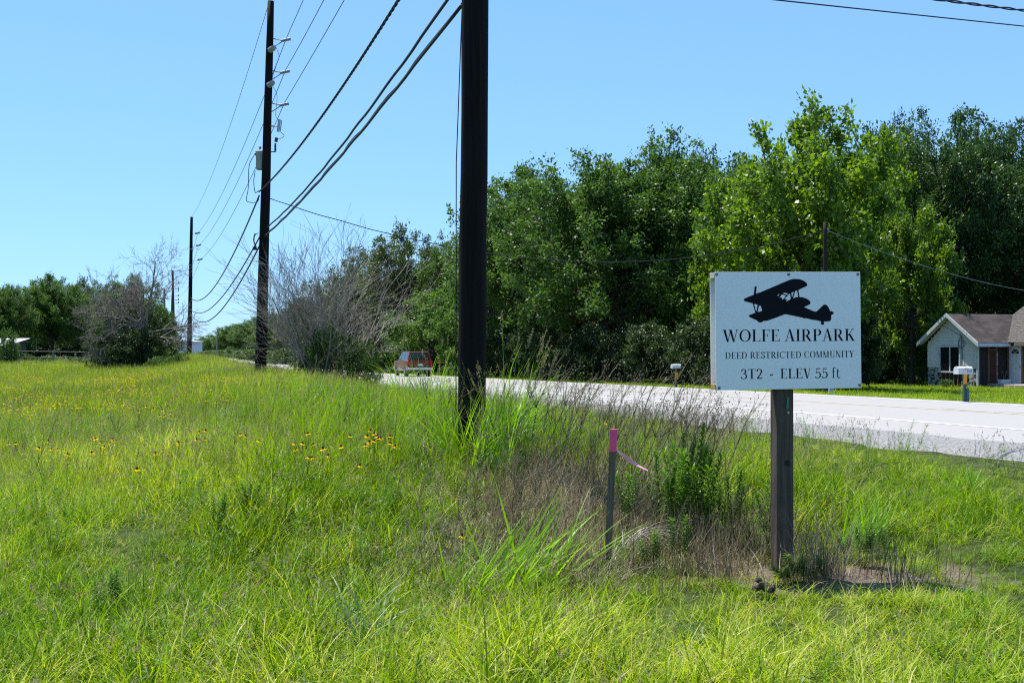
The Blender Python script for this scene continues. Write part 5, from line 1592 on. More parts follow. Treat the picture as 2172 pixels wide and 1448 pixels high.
def proto_obj(nm, arrs, mats):
    """arrs: list of (V,Q,T) one per material"""
    V, Q, T = join(arrs)
    me = mesh_np(nm, V, Q, T)
    for m in mats: me.materials.append(m)
    mi = np.concatenate([np.full(len(a[1]), i, np.int32) for i, a in enumerate(arrs)])
    me.polygons.foreach_set("material_index", mi)
    return me


def scatter(name, label, cat, protos, X, Y, var, scl, itint, tilt=0.12, windlock=True, zoff=0.0):
    col = bpy.data.collections.new(name + "_sources")
    for i, me in enumerate(protos):
        o = bpy.data.objects.new(f"{name}_source_{i:02d}", me); col.objects.link(o)
    Z = gz(X, Y) + zoff
    n = len(X)
    me = bpy.data.meshes.new(name)
    me.vertices.add(n); me.vertices.foreach_set("co", np.stack([X, Y, Z], 1).astype(np.float32).ravel())
    rot = np.stack([rng.normal(0, tilt, n), rng.normal(0, tilt, n), rng.normal(0, 1.5, n) if windlock else rng.uniform(0, 6.28, n)], 1)
    def attr(nm, ty, arr, key):
        a = me.attributes.new(nm, ty, 'POINT'); a.data.foreach_set(key, arr)
    attr('rot', 'FLOAT_VECTOR', rot.astype(np.float32).ravel(), 'vector')
    attr('scl', 'FLOAT', scl.astype(np.float32), 'value')
    attr('var', 'INT', var.astype(np.int32), 'value')
    attr('itint', 'FLOAT', itint.astype(np.float32), 'value')
    me.update()
    ob = link(name, me)
    tag(ob, label, cat, kind='stuff')
    ng = bpy.data.node_groups.new(name + "_nodes", 'GeometryNodeTree')
    ng.interface.new_socket("Geometry", in_out='INPUT', socket_type='NodeSocketGeometry')
    ng.interface.new_socket("Geometry", in_out='OUTPUT', socket_type='NodeSocketGeometry')
    gi = ng.nodes.new("NodeGroupInput"); go = ng.nodes.new("NodeGroupOutput")
    iop = ng.nodes.new("GeometryNodeInstanceOnPoints")
    ci = ng.nodes.new("GeometryNodeCollectionInfo"); ci.inputs["Collection"].default_value = col
    ci.inputs["Separate Children"].default_value = True; ci.inputs["Reset Children"].default_value = True
    def na(nm, ty):
        a = ng.nodes.new("GeometryNodeInputNamedAttribute"); a.data_type = ty; a.inputs["Name"].default_value = nm
        return a.outputs["Attribute"]
    ng.links.new(gi.outputs[0], iop.inputs["Points"]); ng.links.new(ci.outputs[0], iop.inputs["Instance"])
    iop.inputs["Pick Instance"].default_value = True
    ng.links.new(na('var', 'INT'), iop.inputs["Instance Index"])
    ng.links.new(na('rot', 'FLOAT_VECTOR'), iop.inputs["Rotation"])
    ng.links.new(na('scl', 'FLOAT'), iop.inputs["Scale"])
    ng.links.new(iop.outputs[0], go.inputs[0])
    md = ob.modifiers.new("scatter", 'NODES'); md.node_group = ng
    return ob


g = np.random.default_rng(77)
short_p = []
for i in range(5):
    a = blades(g, 34, 0.13, (0.11, 0.30), (0.0042, 0.0085), (0.08, 1.1), (0.5, 2.4), 5, 0.5, 1.7, (0.42, 0.26))
    b = blades(g, 4, 0.16, (0.16, 0.34), (0.0028, 0.005), (0.4, 1.4), (0.1, 1.0), 4, 0.4, 1.7, (0.97, 0.05))
    short_p.append(proto_obj('short_tuft', [join([a, b])], [M['grass']]))
mid_p = []
for i in range(5):
    a = blades(g, 30, 0.17, (0.18, 0.44), (0.0045, 0.0085), (0.03, 0.75), (0.2, 1.8), 5, 0.5, 1.7, (0.40, 0.27))
    b = blades(g, 6, 0.18, (0.25, 0.5), (0.0028, 0.005), (0.3, 1.3), (0.1, 1.2), 4, 0.4, 1.7, (0.95, 0.06))
    s1, s2 = seed_heads(g, 3, 0.18, (0.36, 0.62), 0.035, tint=(0.5, 0.25), dens=9, leafL=0.02, stem_w=0.002)
    mm = proto_obj('mid_tuft', [join([a, b, s1]), s2], [M['grass'], M['seed']]); mid_p.append(mm)
far_p = []
for i in range(4):
    a = blades(g, 34, 0.42, (0.28, 0.6), (0.009, 0.016), (0.03, 0.45), (0.1, 1.0), 3, 0.5, 1.7, (0.45, 0.18))
    b = blades(g, 7, 0.4, (0.35, 0.65), (0.005, 0.009), (0.05, 0.5), (0.1, 1.0), 3, 0.5, 1.7, (0.95, 0.06))
    s1, s2 = seed_heads(g, 2, 0.4, (0.35, 0.62), 0.05, tint=(0.6, 0.25), dens=6, leafL=0.045, stem_w=0.004)
    far_p.append(proto_obj('far_tuft', [join([a, b, s1]), s2], [M['grass'], M['seed']]))
tall_p = []
for i in range(4):
    a = blades(g, 30, 0.20, (0.45, 0.95), (0.006, 0.013), (0.03, 0.35), (0.1, 1.3), 5, 0.65, 1.8, (0.46, 0.17))
    s1, s2 = seed_heads(g, 3, 0.2, (0.7, 1.05), 0.05, dens=14, leafL=0.022, stem_w=0.0022)
    tall_p.append(proto_obj('tall_tuft', [join([a, s1]), s2], [M['tallgrass'], M['seed']]))
dry_p = []
for i in range(4):
    a = blades(g, 34, 0.22, (0.15, 0.45), (0.003, 0.006), (0.3, 1.5), (0.0, 1.2), 4, 0.3, 1.7, (0.55, 0.25))
    b = blades(g, 7, 0.2, (0.3, 0.6), (0.003, 0.0045), (0.05, 0.7), (0.0, 0.5), 3, 0.5, 3.0, (0.15, 0.12))
    dry_p.append(proto_obj('dry_tuft', [join([a, b])], [M['drygrass']]))
for i in range(2):      # upright dark brown stems
    b = blades(g, 16, 0.16, (0.25, 0.62), (0.0035, 0.006), (0.02, 0.45), (-0.2, 0.5), 3, 0.4, 4.0, (0.10, 0.10))
    c = blades(g, 10, 0.2, (0.12, 0.35), (0.003, 0.005), (0.3, 1.5), (0.0, 1.0), 4, 0.3, 1.7, (0.35, 0.25))
    dry_p.append(proto_obj('dry_stems', [join([b, c])], [M['drygrass']]))
lawn_p = []
for i in range(3):
    a = blades(g, 46, 0.5, (0.06, 0.16), (0.010, 0.018), (0.1, 0.8), (0.1, 0.9), 2, 0.3, 1.7, (0.52, 0.18))
    lawn_p.append(proto_obj('lawn_tuft', [a], [M['grass']]))
forb_p = []
for i in range(4):
    n = 5
    st = blades(g, n, 0.12, (0.25, 0.55), (0.003, 0.005), (0.0, 0.25), (0.0, 0.3), 4, 0.3, 4.0, (0.3, 0.1))
    sv = st[0].reshape(n, 10, 3)
    m = n * 26
    si = np.repeat(np.arange(n), 26); f = g.uniform(0.15, 1.0, m) * 3.999
    i0 = f.astype(int)
    C = sv[si, i0 * 2] * (1 - (f - i0))[:, None] + sv[si, i0 * 2 + 2] * (f - i0)[:, None]
    an = g.uniform(0, 6.28, m); D = unit(np.stack([np.cos(an), np.sin(an), g.uniform(0.2, 0.9, m)], 1)); S = unit(np.cross(D, [0, 0, 1.0]))
    lv, lq = leaf_quads(C, D, S, g.uniform(0.03, 0.065, m), g.uniform(0.008, 0.014, m))
    forb_p.append(proto_obj('forb_tuft', [join([st, (lv, lq, np.repeat(np.clip(g.normal(0.5, 0.2, m), 0, 1), 4))])], [M['forb']]))


def wedge(y0, y1, dens, margin=2.6, slope=0.47):
    """random points in the part of the field the camera looks at"""
    n = int(dens * (y1 - y0) * (slope * (y0 + y1) + 2 * margin))
    Y = np.sqrt(rng.uniform(y0 ** 2 + 2 * margin / slope * y0, y1 ** 2 + 2 * margin / slope * y1, n) + (margin / slope) ** 2) - margin / slope
    X = rng.uniform(-1, 1, n) * (slope * Y + margin)
    return X, Y


def noise2(x, y, s, seed=0):
    r = np.random.default_rng(seed)
    out = np.zeros_like(x)
    for k in range(7):
        a = r.uniform(0, 6.28); f = s * r.uniform(0.6, 2.2)
        out += np.sin((x * math.cos(a) + y * math.sin(a)) * f + r.uniform(0, 6.28))
    return out / 3.2


def zones(X, Y):
    L, t = to_lt(X, Y)
    road = (L > 9.75 + 0.12 * np.sin(t * 1.3) + 0.1 * np.sin(t * 3.1)) & (L < 21.15)
    across = L >= 21.15
    ddx, ddy = (X - 2.58) * 0.86, (Y - 8.68) * 1.35
    dirt = np.exp(-(ddx ** 2 + ddy ** 2) / 0.27)
    # dry tangle between the near pole, the stake and the sign
    dry = 0.95 * np.exp(-(((X - 1.15) / 0.95) ** 2 + ((Y - 9.9) / 1.15) ** 2)) + 0.75 * np.exp(-(((X - 0.35) / 0.9) ** 2 + ((Y - 10.6) / 1.9) ** 2)) + 0.5 * np.exp(-(((X + 0.2) / 0.8) ** 2 + ((Y - 8.7) / 0.8) ** 2)) + 0.7 * np.exp(-(((X - 1.9) / 0.5) ** 2 + ((Y - 9.0) / 0.6) ** 2))
    strip = smooth(0.3, 2.5, L + 0.5 * np.sin(t * 0.8)) * (1 - smooth(7.5, 9.6, L)) * smooth(9.8, 13.5, t)
    lush = smooth(-1.5, 1.5, X) * (1 - smooth(12, 22, Y)) + (1 - smooth(7, 9, Y)) * 0.6
    return L, t, road, across, np.clip(dirt, 0, 1), np.clip(dry, 0, 1), strip, np.clip(lush, 0, 1)


XS, YS, VS, SS, TS = [], [], [], [], []       # field grass (short + mid + far variants)
nshort, nmid, nfar = len(short_p), len(mid_p), len(far_p)
for y0, y1, dens in ((3.2, 9.5, 78), (9.5, 14, 60), (14, 24, 40)):
    X, Y = wedge(y0, y1, dens)
    L, t, road, across, dirt, dry, strip, lush = zones(X, Y)
    nz = noise2(X, Y, 0.9, 3)
    keep = ~road & ~across & (rng.random(len(X)) > dirt * 1.35) & (rng.random(len(X)) > dry * 0.86) & (rng.random(len(X)) > strip * 0.55)
    X, Y, L, t, dry, strip, lush, nz = [a[keep] for a in (X, Y, L, t, dry, strip, lush, nz)]
    pm_ = np.clip(0.10 + 0.75 * smooth(8.5, 14, Y) * (1 - lush * 0.8) + 0.15 * nz, 0, 0.9)
    ismid = rng.random(len(X)) < pm_
    var = np.where(ismid, nshort + rng.integers(0, nmid, len(X)), rng.integers(0, nshort, len(X)))
    scl = rng.uniform(0.75, 1.2, len(X)) * (1 + 0.18 * nz) * (1 + 0.30 * noise2(X, Y, 5.0, 51) + 0.2 * noise2(X, Y, 1.8, 52)) * np.where(ismid, 0.85, 1.0) * (1 - 0.25 * dry) * (1 - 0.68 * smooth(7.2, 9.5, L))
    ti = rng.normal(0, 0.13, len(X)) + 0.10 * noise2(X, Y, 4.0, 53) + 0.13 * noise2(X, Y, 0.55, 9) + 0.05 - 0.09 * lush + 0.16 * dry
    XS.append(X); YS.append(Y); VS.append(var); SS.append(scl); TS.append(ti)
for y0, y1, dens in ((24, 45, 17), (45, 85, 6.5), (85, 125, 2.2)):
    X, Y = wedge(y0, y1, dens)
    L, t, road, across, dirt, dry, strip, lush = zones(X, Y)
    keep = ~road & ~across
    X, Y, L, strip = X[keep], Y[keep], L[keep], strip[keep]
    n = len(X)
    XS.append(X); YS.append(Y); VS.append(nshort + nmid + rng.integers(0, nfar, n)); SS.append(rng.uniform(0.7, 1.2, n) * (1 + 0.4 * smooth(40, 90, Y)) * (1 - 0.68 * smooth(3.8, 8.4, L)))
    TS.append(rng.normal(0.04, 0.15, n) + 0.14 * noise2(X, Y, 0.25, 4))
cat_ = lambda a: np.concatenate(a)
scatter('field_grass', 'green and yellowish grass covering the field and the roadside slope', 'grass', short_p + mid_p + far_p, cat_(XS), cat_(YS), cat_(VS), cat_(SS), cat_(TS))

XS, YS, SS, TS = [], [], [], []
for y0, y1, dens in ((11, 24, 11), (24, 50, 7.5), (50, 110, 2.6)):
    X, Y = wedge(y0, y1, dens)
    L, t, road, across, dirt, dry, strip, lush = zones(X, Y)
    nz = noise2(X, Y, 0.5, 21)
    field_clumps = 0.22 * smooth(0.3, 0.9, nz) * smooth(12, 18, Y) * (L < 4)
    keep = ~road & ~across & (rng.random(len(X)) < np.clip(strip * (0.75 + 0.4 * nz) + field_clumps, 0, 1))
    X, Y, L = X[keep], Y[keep], L[keep]
    XS.append(X); YS.append(Y); n = len(X)
    SS.append(rng.uniform(0.6, 1.05, n) * (1 - 0.78 * smooth(3.8, 8.2, L)) * (1 - 0.4 * smooth(16, 30, Y)) * (1 + 0.35 * smooth(40, 90, Y))); TS.append(rng.normal(0.02, 0.09, n))
X, Y, S, T = cat_(XS), cat_(YS), cat_(SS), cat_(TS)
scatter('tall_grass', 'tall rank grass with seed heads along the line of utility poles', 'grass', tall_p, X, Y, rng.integers(0, len(tall_p), len(X)), S, T)

X, Y = wedge(6.5, 40, 48)
L, t, road, across, dirt, dry, strip, lush = zones(X, Y)
pk = np.clip(dry * 0.95 + 0.10 * smooth(0.2, 1.0, noise2(X, Y, 0.8, 31)) + 0.75 * dirt + 0.07 * strip, 0, 1)
keep = ~road & ~across & (rng.random(len(X)) < pk)
X, Y, dry = X[keep], Y[keep], dry[keep]
scatter('dry_grass', 'matted dry tan grass between the near pole, the stake and the sign', 'grass', dry_p, X, Y, np.where(rng.random(len(X)) < 0.22 + 0.6 * smooth(0.6, 1.4, X) * (Y < 12), 4 + rng.integers(0, 2, len(X)), rng.integers(0, 4, len(X))), rng.uniform(0.6, 1.15, len(X)), rng.normal(0.0, 0.15, len(X)))

X, Y = wedge(5, 60, 7.5)
L, t, road, across, dirt, dry, strip, lush = zones(X, Y)
nz = noise2(X, Y, 0.7, 41)
keep = ~road & ~across & (rng.random(len(X)) < np.clip(0.35 + 0.5 * nz + 0.2 * (X < 0) * (Y < 25), 0.03, 1) * (1 - lush * 0.8)) | (rng.random(len(X)) < dirt * 0.5) & ~road
X, Y = X[keep], Y[keep]
scatter('field_weeds', 'small dark green leafy weeds scattered among the grass', 'weeds', forb_p, X, Y, rng.integers(0, len(forb_p), len(X)), rng.uniform(0.5, 1.1, len(X)), rng.normal(0, 0.1, len(X)))

X, Y = wedge(20, 130, 4.5, 4)
L, t, road, across, dirt, dry, strip, lush = zones(X, Y)
hx, hy = X - hc.x, Y - 60.0
hl, hw_ = hx * N[0] + hy * N[1], hx * U[0] + hy * U[1]
inside = (hl > -0.1) & (hw_ > -7) & (hw_ < 4.3)
keep = across & ~inside & (L < 60) & (rng.random(len(X)) < np.where((L < 23.2), 0.5, 0.95) * np.where(Y > 60, .6, 1))
X, Y, L = X[keep], Y[keep], L[keep]
scatter('lawn_grass', 'short mown grass of the verge and yard beyond the road', 'grass', lawn_p, X, Y, rng.integers(0, len(lawn_p), len(X)), rng.uniform(0.6, 1.2, len(X)), rng.normal(0.0, 0.08, len(X)) + 0.35 * np.exp(-((L - 21.4) / 0.7) ** 2))

# seed stems standing against the road along the verge
vg = []
for i in range(3):
    s1, s2 = seed_heads(g, 9, 0.25, (0.28, 0.52), 0.028, tint=(0.1, 0.08), dens=10, leafL=0.02, stem_w=0.0022, lean=(0.05, 0.35))
    vg.append(proto_obj('verge_stem', [(s1[0], s1[1], s1[2] * 0.2), s2], [M['drygrass'], M['dry_stem']]))
tt_ = rng.uniform(3, 34, 150); LL_ = rng.normal(9.35, 0.28, 150)
X, Y = from_lt(LL_, tt_)
scatter('verge_seed_stems', 'thin dark seed stems standing along the near edge of the road', 'grass', vg, X, Y, rng.integers(0, 3, len(X)), rng.uniform(0.6, 1.1, len(X)), rng.normal(0, 0.05, len(X)))

# far flower haze
fl_p = []
for i in range(2):
    n = 26
    C = np.stack([g.normal(0, 0.35, n), g.normal(0, 0.35, n), g.uniform(0.40, 0.60, n)], 1)
    an = g.uniform(0, 6.28, n * 4); ci = np.repeat(np.arange(n), 4)
    D = unit(np.stack([np.cos(an), np.sin(an), g.uniform(-0.3, 0.3, n * 4)], 1)); S = unit(np.cross(D, [0.1, 0, 1.0]))
    lv, lq = leaf_quads(C[ci], D, S, np.full(n * 4, 0.032), np.full(n * 4, 0.02))
    fl_p.append(proto_obj('flower_tuft', [(lv, lq, np.full(len(lv), 0.5))], [M['petal']]))
pts = []
for px, py, sx, sy_, n in ((255, 815, 45, 10, 70), (60, 830, 50, 12, 22), (400, 845, 70, 16, 26), (140, 860, 90, 20, 16), (230, 805, 60, 5, 14), (30, 810, 40, 8, 8), (110, 800, 60, 6, 6)):
    for k in range(n):
        X_, Y_ = rng.normal(px, sx), rng.normal(py, sy_)
        d = (EYE - 0.45) * F / max(Y_ - HZ, 35); pts.append(((X_ - 1086) / F * d, d))
pts = np.array(pts)
scatter('yellow_wildflowers', 'haze of small yellow wildflowers far back in the left field', 'flowers', fl_p, pts[:, 0], pts[:, 1], rng.integers(0, 2, len(pts)), rng.uniform(0.6, 1.0, len(pts)), np.zeros(len(pts)))

# ================================================================== INDIVIDUAL PLANTS
def flower_proto(k):
    t = thing('coneflower', 'x', 'flower', (0, 0, 0))
    r_ = random.Random(k)
    h = 0.52
    mb = MB(); mb.tube([(0, 0, 0), (0.02, 0, 0.25), (0.03, 0.01, h)], [0.003, 0.0026, 0.002], 4)
    mb.build('stem', M['stem'], t)
    n = 9; a = np.arange(n) * 2 * math.pi / n + r_.random()
    D = np.stack([np.cos(a), np.sin(a), -0.55 + 0.35 * np.cos(a * 1.0 + k)], 1); D = unit(D); S = unit(np.cross(D, [0, 0, 1.0]))
    C = np.tile([[0.03, 0.01, h]], (n, 1)) + D * 0.006
    V, Q = leaf_quads(C, D, S, np.full(n, 0.044), np.full(n, 0.024))
    me = mesh_np('petals', V, Q); me.materials.append(M['petal']); link('petals', me, t)
    mb = MB(); mb.lathe([(0.012, 0), (0.014, 0.008), (0.011, 0.02), (0.004, 0.027)], (0.03, 0.01, h - 0.002), 8); mb.build('cone', M['cone'], t)
    return t


FL = []
for zx, zy in ((85, 630), (115, 630), (350, 615), (300, 660), (372, 672), (462, 675), (515, 712), (493, 715), (740, 595), (738, 580), (800, 620), (815, 630), (850, 600), (870, 612), (765, 655), (762, 675), (720, 700), (1215, 700), (1253, 685), (1345, 622), (1380, 630), (1098, 818), (1510, 535), (1535, 545), (1572, 532), (1505, 592), (1556, 600), (1865, 562), (1922, 568), (1945, 605), (1060, 390), (1085, 395), (1135, 350), (1205, 350), (1265, 425), (1245, 420), (1330, 405), (1300, 440), (1240, 380), (1190, 370), (1410, 268), (1450, 262), (1580, 305), (1670, 320), (1715, 330), (1325, 300), (180, 420), (760, 470), (1740, 300), (230, 440)):
    FL.append((zx / 3.62, 760 + zy / 3.62))
for zx, zy in ((250, 625), (293, 625), (393, 635), (447, 660), (487, 718), (300, 722), (338, 735), (247, 670), (688, 570), (780, 530), (840, 550), (870, 580), (845, 605), (935, 575), (625, 648), (740, 792), (935, 625), (770, 640), (1015, 645), (805, 567), (855, 590), (862, 572), (838, 612), (1545, 1320), (350, 552), (545, 295)):
    FL.append((560 + zx / 3.62, 760 + zy / 3.62))
FL += [(1290, 890), (1288, 886)]
fp = [flower_proto(1), flower_proto(2)]
used = [False, False]
for k, (px, py) in enumerate(FL):
    d = depth_of(px, py, 0.46)
    X_ = (px - 1086) / F * d
    j = k % 2
    o = fp[j] if not used[j] else copy_tree(fp[j]); used[j] = True
    gzv = float(gz(X_, d)); hz_ = EYE - (py - HZ) / F * d - gzv
    s = max(0.75, 0.93 * hz_ / 0.52)
    o.location = (X_, d, gzv); q_ = 0.62 + 0.3 * ((k * 0.618) % 1); o.scale = (q_, q_, s); o.rotation_euler = (random.gauss(0, 0.07), random.gauss(0, 0.07), k * 1.7)
    lone = px > 980 and py > 1100
    o["label"] = ('single yellow coneflower low beside the green grass blades, nearest of all' if lone else
                  (('yellow coneflower in ' + ('the farther row' if py < 890 else 'the nearer row') + ' of the left meadow, ' + ('near the left picture edge' if px < 110 else 'in the left cluster' if px < 260 else 'in the middle cluster' if px < 400 else 'in the right cluster')) if px < 560 else ('yellow coneflower left of the near pole, ' + ('in the dense cluster' if 760 < px < 830 else 'right of the dense cluster' if px >= 830 else 'left of the dense cluster, upper ones' if py < 935 else 'left of the dense cluster, lower ones')) if px < 1000 else 'small yellow flower among dry weeds behind the stake'))
    o["group"] = 'yellow coneflowers in the meadow'


def weed_proto(seed, H, nb, name='dry_weed', m=None, head=True):
    rr = random.Random(seed)
    t = thing(name, 'x', 'weed', (0, 0, 0))
    mb = MB(); hd = MB()
    tips = []

    def br(p, d, ln, r, depth):
        P = [p.copy()]; dd = d.copy(); n = 6
        for i in range(n):
            dd = (dd + Vector((rr.gauss(0.02, 0.05), rr.gauss(0, 0.05), rr.gauss(0.0, 0.03) + (0.03 if depth < 2 else 0)))).normalized()
            P.append(P[-1] + dd * ln / n)
        mb.tube(P, [r * (1 - 0.7 * i / n) for i in range(n + 1)], 4 if depth == 2 else 3, cap=False)
        if depth > 0:
            for k in range(nb if depth == 2 else 4):
                f = rr.uniform(0.5 if depth == 2 else 0.35, 1.0); i = min(int(f * n), n - 1)
                q = P[i]; b = (P[i + 1] - P[i]).normalized()
                ax = b.cross(Vector((rr.gauss(0, 1), rr.gauss(0, 1), rr.gauss(0, 0.4)))).normalized()
                br(q, rot_about(b, ax, rr.uniform(0.3, 0.75)), ln * rr.uniform(0.22, 0.42), r * 0.5, depth - 1)
        else: tips.append(P[-1])
    br(Vector((0, 0, -0.05)), Vector((0.24 + rr.gauss(0, 0.1), rr.gauss(0, 0.12), 1)).normalized(), H, 0.0068, 2)
    mb.build('stem', m or M['dry_stem'], t)
    if head:
        for p in tips:
            for k in range(2):
                c = p + Vector((rr.gauss(0, 0.012), rr.gauss(0, 0.012), rr.gauss(0, 0.012)))
                hd.lathe([(0.0015, -0.006), (0.005, 0), (0.0015, 0.006)], c, 4)
        hd.build('seed_heads', M['dry_head'], t)['kind'] = 'stuff'
    return t


wp = [weed_proto(1, 1.3, 7), weed_proto(2, 1.2, 9), weed_proto(3, 1.35, 6), weed_proto(4, 1.0, 10)]
wu = [False] * 4
WE = [(int(1100 + 400 * ((k * 0.618) % 1)), 10.0 + 2.6 * ((k * 0.377) % 1), 0.85 + 0.4 * ((k * 0.731) % 1)) for k in range(34)] + [(int(900 + 230 * ((k * 0.618) % 1)), 9.0 + 4 * ((k * 0.377) % 1), 0.7 + 0.3 * ((k * 0.731) % 1)) for k in range(14)] + [(1340, 11.2, 1.30), (1368, 10.6, 1.25), (1405, 10.2, 1.22), (1432, 10.6, 1.3), (1380, 9.9, 1.1), (1170, 12.0, 1.05), (1195, 12.4, 1.0), (1140, 12.1, 1.0), (1235, 11.6, 0.95), (1262, 11.2, 1.0), (1290, 11.4, 1.0), (1312, 10.8, 1.0), (1330, 10.1, 0.95), (1085, 12.7, 1.1), (1110, 12.5, 1.05), (1215, 10.8, 0.8), (1250, 10.1, 0.8), (1160, 11.2, 0.85), (1090, 11.8, 0.9),
      (950, 9.2, 0.85), (1010, 8.8, 0.9), (870, 10.3, 0.8), (1060, 9.2, 0.8), (1000, 10.6, 0.8), (930, 12.2, 0.85), (860, 14.0, 0.9), (690, 16.5, 0.9), (730, 15.5, 0.8), (1130, 10.0, 0.8), (1300, 9.6, 0.7), (1355, 9.5, 0.6), (1550, 9.4, 0.6), (1560, 9.1, 0.6), (1590, 9.0, 0.55), (1620, 9.1, 0.6), (1475, 10.4, 1.15), (1450, 11.0, 1.2), (540, 12.0, 0.75), (640, 19.0, 0.9), (575, 22.0, 0.9), (480, 13, 0.7), (220, 14.5, 0.8), (60, 13.2, 0.8), (340, 19.0, 0.8), (1355, 9.2, 0.7)]
for k, (px, Y, hh) in enumerate(WE):
    j = k % 4
    o = wp[j] if not wu[j] else copy_tree(wp[j]); wu[j] = True
    o.location = on_ground(px, Y); s = hh / 1.15
    o.scale = (s, s, s); o.rotation_euler = (0, 0, random.gauss(0, 0.55))
    far_ = 'farther' if Y > 11.2 else 'nearer'
    where = ('in the left meadow near the picture edge' if px < 300 else 'in the middle of the left meadow' if px < 600 else 'below the dead twiggy bush' if px < 800 else 'in the grass left of the near pole' if px < 950 else 'in front of the near pole foot' if px < 1030 else 'at the right side of the near pole' if px < 1130 else
             'midway between near pole and stake' if px < 1215 else 'a little left of the stake' if px < 1280 else 'right behind the stake' if px < 1335 else 'between the stake and the leafy clump' if px < 1400 else 'against the road behind the leafy clump' if px < 1500 else 'between the leafy clump and the sign post')
    o["label"] = ('tall' if hh > 0.98 else 'short') + ' dry weed stem ' + where + ', ' + far_ + ' row'
    o["group"] = 'dry weed stems'


def leafy_proto(seed, H, nl):
    gg = np.random.default_rng(seed)
    t = thing('leafy_weed', 'x', 'weed', (0, 0, 0))
    parts = []; mb = MB()
    for s in range(3):
        b = gg.normal(0, 0.05, 2); ln = gg.normal(0.0, 0.10, 2) + [0.06, 0]; h = H * gg.uniform(0.75, 1.05)
        f = np.linspace(0, 1, 7)
        P = np.stack([b[0] + ln[0] * f ** 1.5 * h, b[1] + ln[1] * f ** 1.5 * h, h * f], 1)
        mb.tube(P, [0.005 * (1 - 0.6 * q) for q in f], 5)
        fl = np.linspace(0.42, 1.0, nl)
        C = np.stack([np.interp(fl, f, P[:, i]) for i in range(3)], 1)
        an = np.arange(nl) * 2.4 + gg.uniform(0, 6)
        el = 0.35 + 0.9 * fl ** 3
        D = np.stack([np.cos(an) * np.cos(el), np.sin(an) * np.cos(el), np.sin(el)], 1); S = unit(np.cross(D, [0, 0, 1.0]))
        L_ = 0.135 * (1.05 - 0.55 * np.abs(fl - 0.45)) * gg.uniform(0.8, 1.15, nl)
        # two segments per leaf so that it bends
        V, Q = leaf_quads(C, D, S, L_ * 0.6, L_ * 0.20)
        D2 = unit(D + [0, 0, -0.75]); V2, Q2 = leaf_quads(C + D * (L_ * 0.28)[:, None], D2, S, L_ * 0.75, L_ * 0.19)
        tn = np.clip(gg.normal(0.5, 0.18, nl), 0, 1)
        parts += [(V, Q, np.repeat(tn, 4)), (V2, Q2, np.repeat(tn, 4))]
    mb.build('stem', M['stem'], t)
    V, Q, T = join(parts); me = mesh_np('leaves', V, Q, T); me.materials.append(M['forb']); link('leaves', me, t)
    return t


lp = [leafy_proto(1, 1.0, 70), leafy_proto(2, 1.0, 62), leafy_proto(3, 0.95, 56)]
lu = [False] * 3
GL = 'dark green leafy weeds'
for k, (px, Y, hh, lab) in enumerate(((1412, 9.75, 0.80, 'leafy green weed, left member of the clump left of the sign post'), (1436, 9.9, 0.92, 'leafy green weed, tall left one in the clump left of the sign post'), (1457, 9.65, 0.86, None), (1474, 9.95, 0.93, 'leafy green weed, tallest in the clump left of the sign post'), (1494, 9.7, 0.82, None), (1512, 9.9, 0.80, 'leafy green weed, right member of the clump left of the sign post'), (1432, 9.5, 0.62, None), (1390, 9.8, 0.62, 'leafy green weed at the far left of the clump beside the stake'), (1530, 9.7, 0.6, 'leafy green weed at the far right of the clump near the sign post'), (1560, 9.7, 0.62, 'green leafy weed midway between the bushy weed clump and the sign post'), (1327, 9.75, 0.68, 'green leafy weed right behind the pink topped stake'), (1395, 8.75, 0.36, 'small leafy weed sprouting in the dry grass right of the stake, left one'), (1443, 8.8, 0.42, 'small leafy weed sprouting in the dry grass right of the stake, right one'), (1625, 9.4, 0.66, 'green leafy weed touching the left side of the sign post'), (252, 7.4, 0.34, 'dark leafy weed alone in the left foreground grass'), (728, 14.8, 0.52, 'leafy weed beside the yellow flowers, left one'), (792, 14.4, 0.55, 'leafy weed beside the yellow flowers, right one'), (55, 15.2, 0.5, 'leafy weed in the meadow near the left edge'), (1690, 8.5, 0.20, 'small pale weed at the foot of the sign post'), (1660, 8.4, 0.16, 'low weed just in front of the sign post'), (1740, 8.45, 0.22, 'low weed right of the sign post foot'), (1835, 9.1, 0.34, 'leafy weed at the right edge of the bare dirt'), (1790, 9.3, 0.30, 'leafy weed behind the bare dirt'), (1870, 9.5, 0.3, 'grey green weed right of the bare dirt'), (465, 9.6, 0.36, 'thin dark weed in the lower left meadow'), (530, 10.2, 0.38, 'thin dark weed right of another in the lower left meadow'))):
    j = k % 3
    o = lp[j] if not lu[j] else copy_tree(lp[j]); lu[j] = True
    o.location = on_ground(px, Y); s = hh; w = max(0.6, s)
    o.scale = (w, w, s); o.rotation_euler = (0, 0, k * 2.1)
    o["label"] = lab or 'bushy leafy green weed in the clump left of the sign post'
    o["group"] = GL


def clump_proto(name, seed, n, rad, ln, wd, lean, curl, m, heads=0, wind=0.8):
    gg = np.random.default_rng(seed)
    t = thing(name, 'x', 'grass clump', (0, 0, 0))
    V, Q, T = blades(gg, n, rad, ln, wd, lean, curl, 7, wind, 2.2)
    me = mesh_np('blades', V, Q, T, True); me.materials.append(m); link('blades', me, t)
    if heads:
        s1, s2 = seed_heads(gg, heads, rad * 0.8, (ln[1] * 0.95, ln[1] * 1.25), 0.075, dens=44, leafL=0.022, stem_w=0.004, lean=(0.0, 0.35))
        me = mesh_np('flower_stems', *s1); me.materials.append(M['broad']); link('flower_stems', me, t)
        me = mesh_np('seed_heads', *s2); me.materials.append(M['seed']); link('seed_heads', me, t)['kind'] = 'stuff'
    return t


